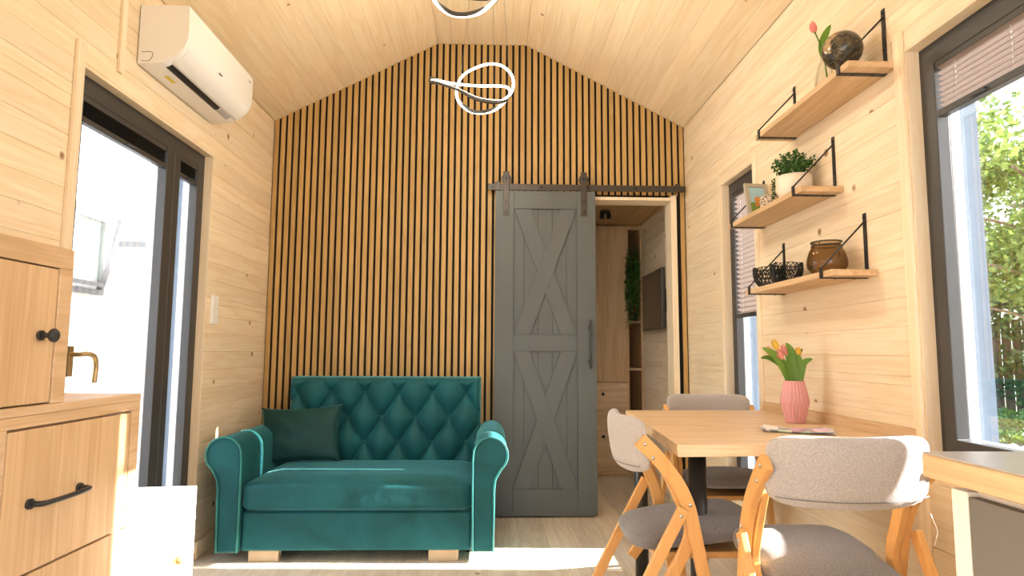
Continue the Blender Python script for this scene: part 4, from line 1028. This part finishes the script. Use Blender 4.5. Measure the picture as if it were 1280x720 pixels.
bm = newbm(); cyl(bm, (-.025, 0, -.065), (-.025, 0, -.02), .018, 16); cyl(bm, (.03, 0, -.065), (.03, 0, -.02), .018, 16); obj('spot_head', bm, M['black'], sp)

# ================================================================== OUTSIDE
GZ = -.35
bm = newbm(); box(bm, -60, XL-.5, -40, 80, GZ-.2, GZ, .3); tag(obj('paved_yard', bm, plain('pale_paving', (.62, .60, .57), .8, var=.12, vscale=3)), 'pale paved yard outside the left glass door', 'ground')['kind'] = 'structure'
bm = newbm(); box(bm, XL-.5, 60, -40, 80, GZ-.2, GZ-.001, .3); struct(obj('garden_soil', bm, plain('garden_soil', (.20, .17, .12), .95, var=.3, vscale=2)))
# neighbouring white building
nb = thing('neighbour_building', 'long white building across the yard behind the left glass door', 'building', (-8, 12, GZ))
bm = newbm(); box(bm, -9, 3.5, 0, 5, 0, 3.35); obj('wall', bm, plain('white_render', (.85, .84, .82), .8), nb)
bm = newbm(); prism(bm, [(-.25, 3.35), (5.2, 3.35), (2.5, 4.3)], lambda p, q, t: Vector((t, p, q)), -9.2, 3.7); obj('roof', bm, plain('pale_grey_roof', (.55, .55, .56), .8), nb)
bm = newbm(); box(bm, -9.2, 3.7, -.32, -.24, 3.27, 3.37); obj('gutter', bm, plain('grey_gutter', (.16, .16, .16), .5), nb)
bm = newbm(); box(bm, -9, 3.5, -.05, .0, 0, 1.15); obj('stone_base', bm, plain('grey_stone_base', (.5, .49, .48), .9, var=.35, vscale=6), nb)
# white cabin with an open window sash
cb = thing('white_cabin', 'white cabin wall with an open tilted window just outside the left glass door', 'cabin', (-3.9, 5.95, GZ))
bm = newbm(); box(bm, -3, 0, -3.2, .75, 0, 3.1); obj('wall', bm, plain('white_cladding', (.85, .85, .84), .7), cb)
bm = newbm(); ring_y(bm, .0, .05, -.30, .52, 1.94, 2.72, .05); wf_ = obj('window_frame', bm, plain('grey_sash', (.13, .14, .155), .5), cb)
ts = Matrix.Translation((.055, .11, 2.02)) @ Matrix.Rotation(math.radians(11), 4, 'Y')
bm = newbm(); ring(bm, lambda a, b, q: ts @ Vector((q, a, b)), (-.36, .36, 0, .72), (-.32, .32, .04, .68), 0, .04)
obj('open_sash', bm, plain('grey_sash_open', (.17, .18, .20), .5), cb)
bm = newbm(); box(bm, .015, .022, -.33, .33, .03, .69, mat=ts); obj('sash_pane', bm, M['glass'], cb)
# tufts of grass / small plants in yard
# right side: hedge, ivy fence, tree, stones
def leafcloud(name, mat, n, fn, size=(.05, .09), parent=None, asp=.6):
    bm = newbm(); vs, fc, rn = [], [], []
    lay = bm.faces.layers.float['rnd']
    for _ in range(n):
        c = Vector(fn()); d = Vector((random.gauss(0, 1), random.gauss(0, 1), random.gauss(0, .8))).normalized(); s = d.orthogonal().normalized()
        s = (Matrix.Rotation(random.uniform(0, 2*PI), 3, d) @ s); r0 = random.uniform(*size)
        b = [bm.verts.new(p) for p in (c-d*r0, c+s*r0*asp, c+d*r0, c-s*r0*asp)]
        f = bm.faces.new(b); f[lay] = random.random()
    return obj(name, bm, mat, parent)
mt = leafmat('light_green_leaves', (.07, .14, .025), (.25, .34, .08), .45)  # each leaf takes a random tint between two greens
mi = leafmat('ivy_leaves', (.022, .055, .012), (.085, .16, .035), .3)
tree = thing('leafy_tree', 'light green leafy tree outside the near right window', 'tree', (7.9, 8.7, GZ))
bm = newbm(); tube(bm, smooth_path([(0, 0, 0), (.05, .0, 1.2), (-.03, .05, 2.4), (.1, .1, 3.6)]), [.11]*9+[.09]*8+[.06]*8, 10)
for k in range(14):
    a = k*2.4; z = 1.5+k*.16; tube(bm, smooth_path([(0, 0, z), (.5*math.cos(a), .5*math.sin(a), z+.35), (1.1*math.cos(a), 1.1*math.sin(a), z+.5)], 4), .022, 6)
obj('trunk', bm, plain('bark', (.16, .12, .08), .9), tree)
blobs = [(random.gauss(0, .6), random.gauss(0, .7), random.uniform(2.0, 5.0), random.uniform(.35, .65)) for _ in range(34)]
def tf():
    b = random.choice(blobs); v = Vector((random.gauss(0, 1), random.gauss(0, 1), random.gauss(0, 1))).normalized()*b[3]*random.random()**.4
    return (b[0]+v.x, b[1]+v.y, b[2]+v.z)
leafcloud('crown', mt, 11000, tf, (.035, .07), tree)
tree2 = thing('leafy_tree', 'taller light green tree further along the garden', 'tree', (12.6, 14.6, GZ))
bm = newbm(); tube(bm, smooth_path([(0, 0, 0), (.08, .0, 1.6), (-.03, .05, 3.4)]), .13, 10); obj('trunk', bm, plain('bark_grey', (.18, .14, .10), .9), tree2)
blobs = [(random.gauss(0, 1.0), random.gauss(0, 1.1), random.uniform(2.6, 6.0), random.uniform(.45, .85)) for _ in range(36)]
leafcloud('crown', mt, 9000, tf, (.05, .09), tree2)
fe = thing('ivy_fence', 'ivy-grown dark board fence along the garden edge', 'fence', (10.2, 12.2, GZ), math.radians(-24))
bm = newbm(); x = -6
while x < 6: box(bm, x, x+.15, .0, .03, 0, 2.1); x += .17
obj('fence_boards', bm, plain('weathered_fence', (.10, .075, .05), .9, var=.3, vscale=5), fe)
def ff():
    x = random.uniform(-6, 6); z = random.random()**.8*2.75+.0; d = .12+.28*noise.noise(Vector((x*.9, z*1.2, 3)))+.18
    if noise.noise(Vector((x*1.1, z*.8, 9))) > .22 and z < 1.7: z += 1.0
    return (x, -random.random()*max(.08, d)*1.5, z)
leafcloud('ivy', mi, 17000, ff, (.045, .085), fe)
def gf():
    x = random.uniform(5.5, 13); y0 = 10.85-(x-9)*.42; u = random.uniform(-1.3, 1.2)
    return (x, y0+u, GZ+.04+random.random()*(.08+.30*max(0, min(1, (u+1.3)/1.2))))
gc = leafcloud('ground_cover', leafmat('bright_ground_cover', (.05, .12, .02), (.16, .27, .05), .3), 12000, gf, (.03, .06))
tag(gc, 'low green ground-cover plants in front of the ivy fence', 'plants', kind='stuff')
bm = newbm()
for _ in range(900):
    x = random.uniform(5, 12.5); y = 8.3+random.uniform(-1.0, 1.0)-(x-8)*.15; r0 = random.uniform(.04, .12)
    g_ = bmesh.ops.create_icosphere(bm, subdivisions=1, radius=r0)
    sc = (random.uniform(.7, 1.3), random.uniform(.7, 1.3), random.uniform(.4, .8)); 
    for v in g_['verts']: v.co = Vector((v.co.x*sc[0]+x, v.co.y*sc[1]+y, v.co.z*sc[2]+GZ+.04+random.uniform(0, .02)))
tag(obj('rubble_stones', bm, plain('pale_rubble', (.50, .47, .44), .9, var=.3, vscale=4)), 'strewn pale grey stones on the ground outside the near right window', 'stones', kind='stuff')
nh = thing('green_house', 'pale green house wall rising behind the ivy fence', 'house', (13, 20, GZ))
bm = newbm(); box(bm, -7, 6, 0, 6, 0, 4.4); obj('wall', bm, plain('pale_green_render', (.62, .72, .62), .8), nh)
bm = newbm(); prism(bm, [(-.4, 4.4), (6.4, 4.4), (3, 6)], lambda p, q, t: Vector((t, p, q)), -7.3, 6.3); obj('roof', bm, plain('brown_roof', (.25, .16, .12), .8), nh)
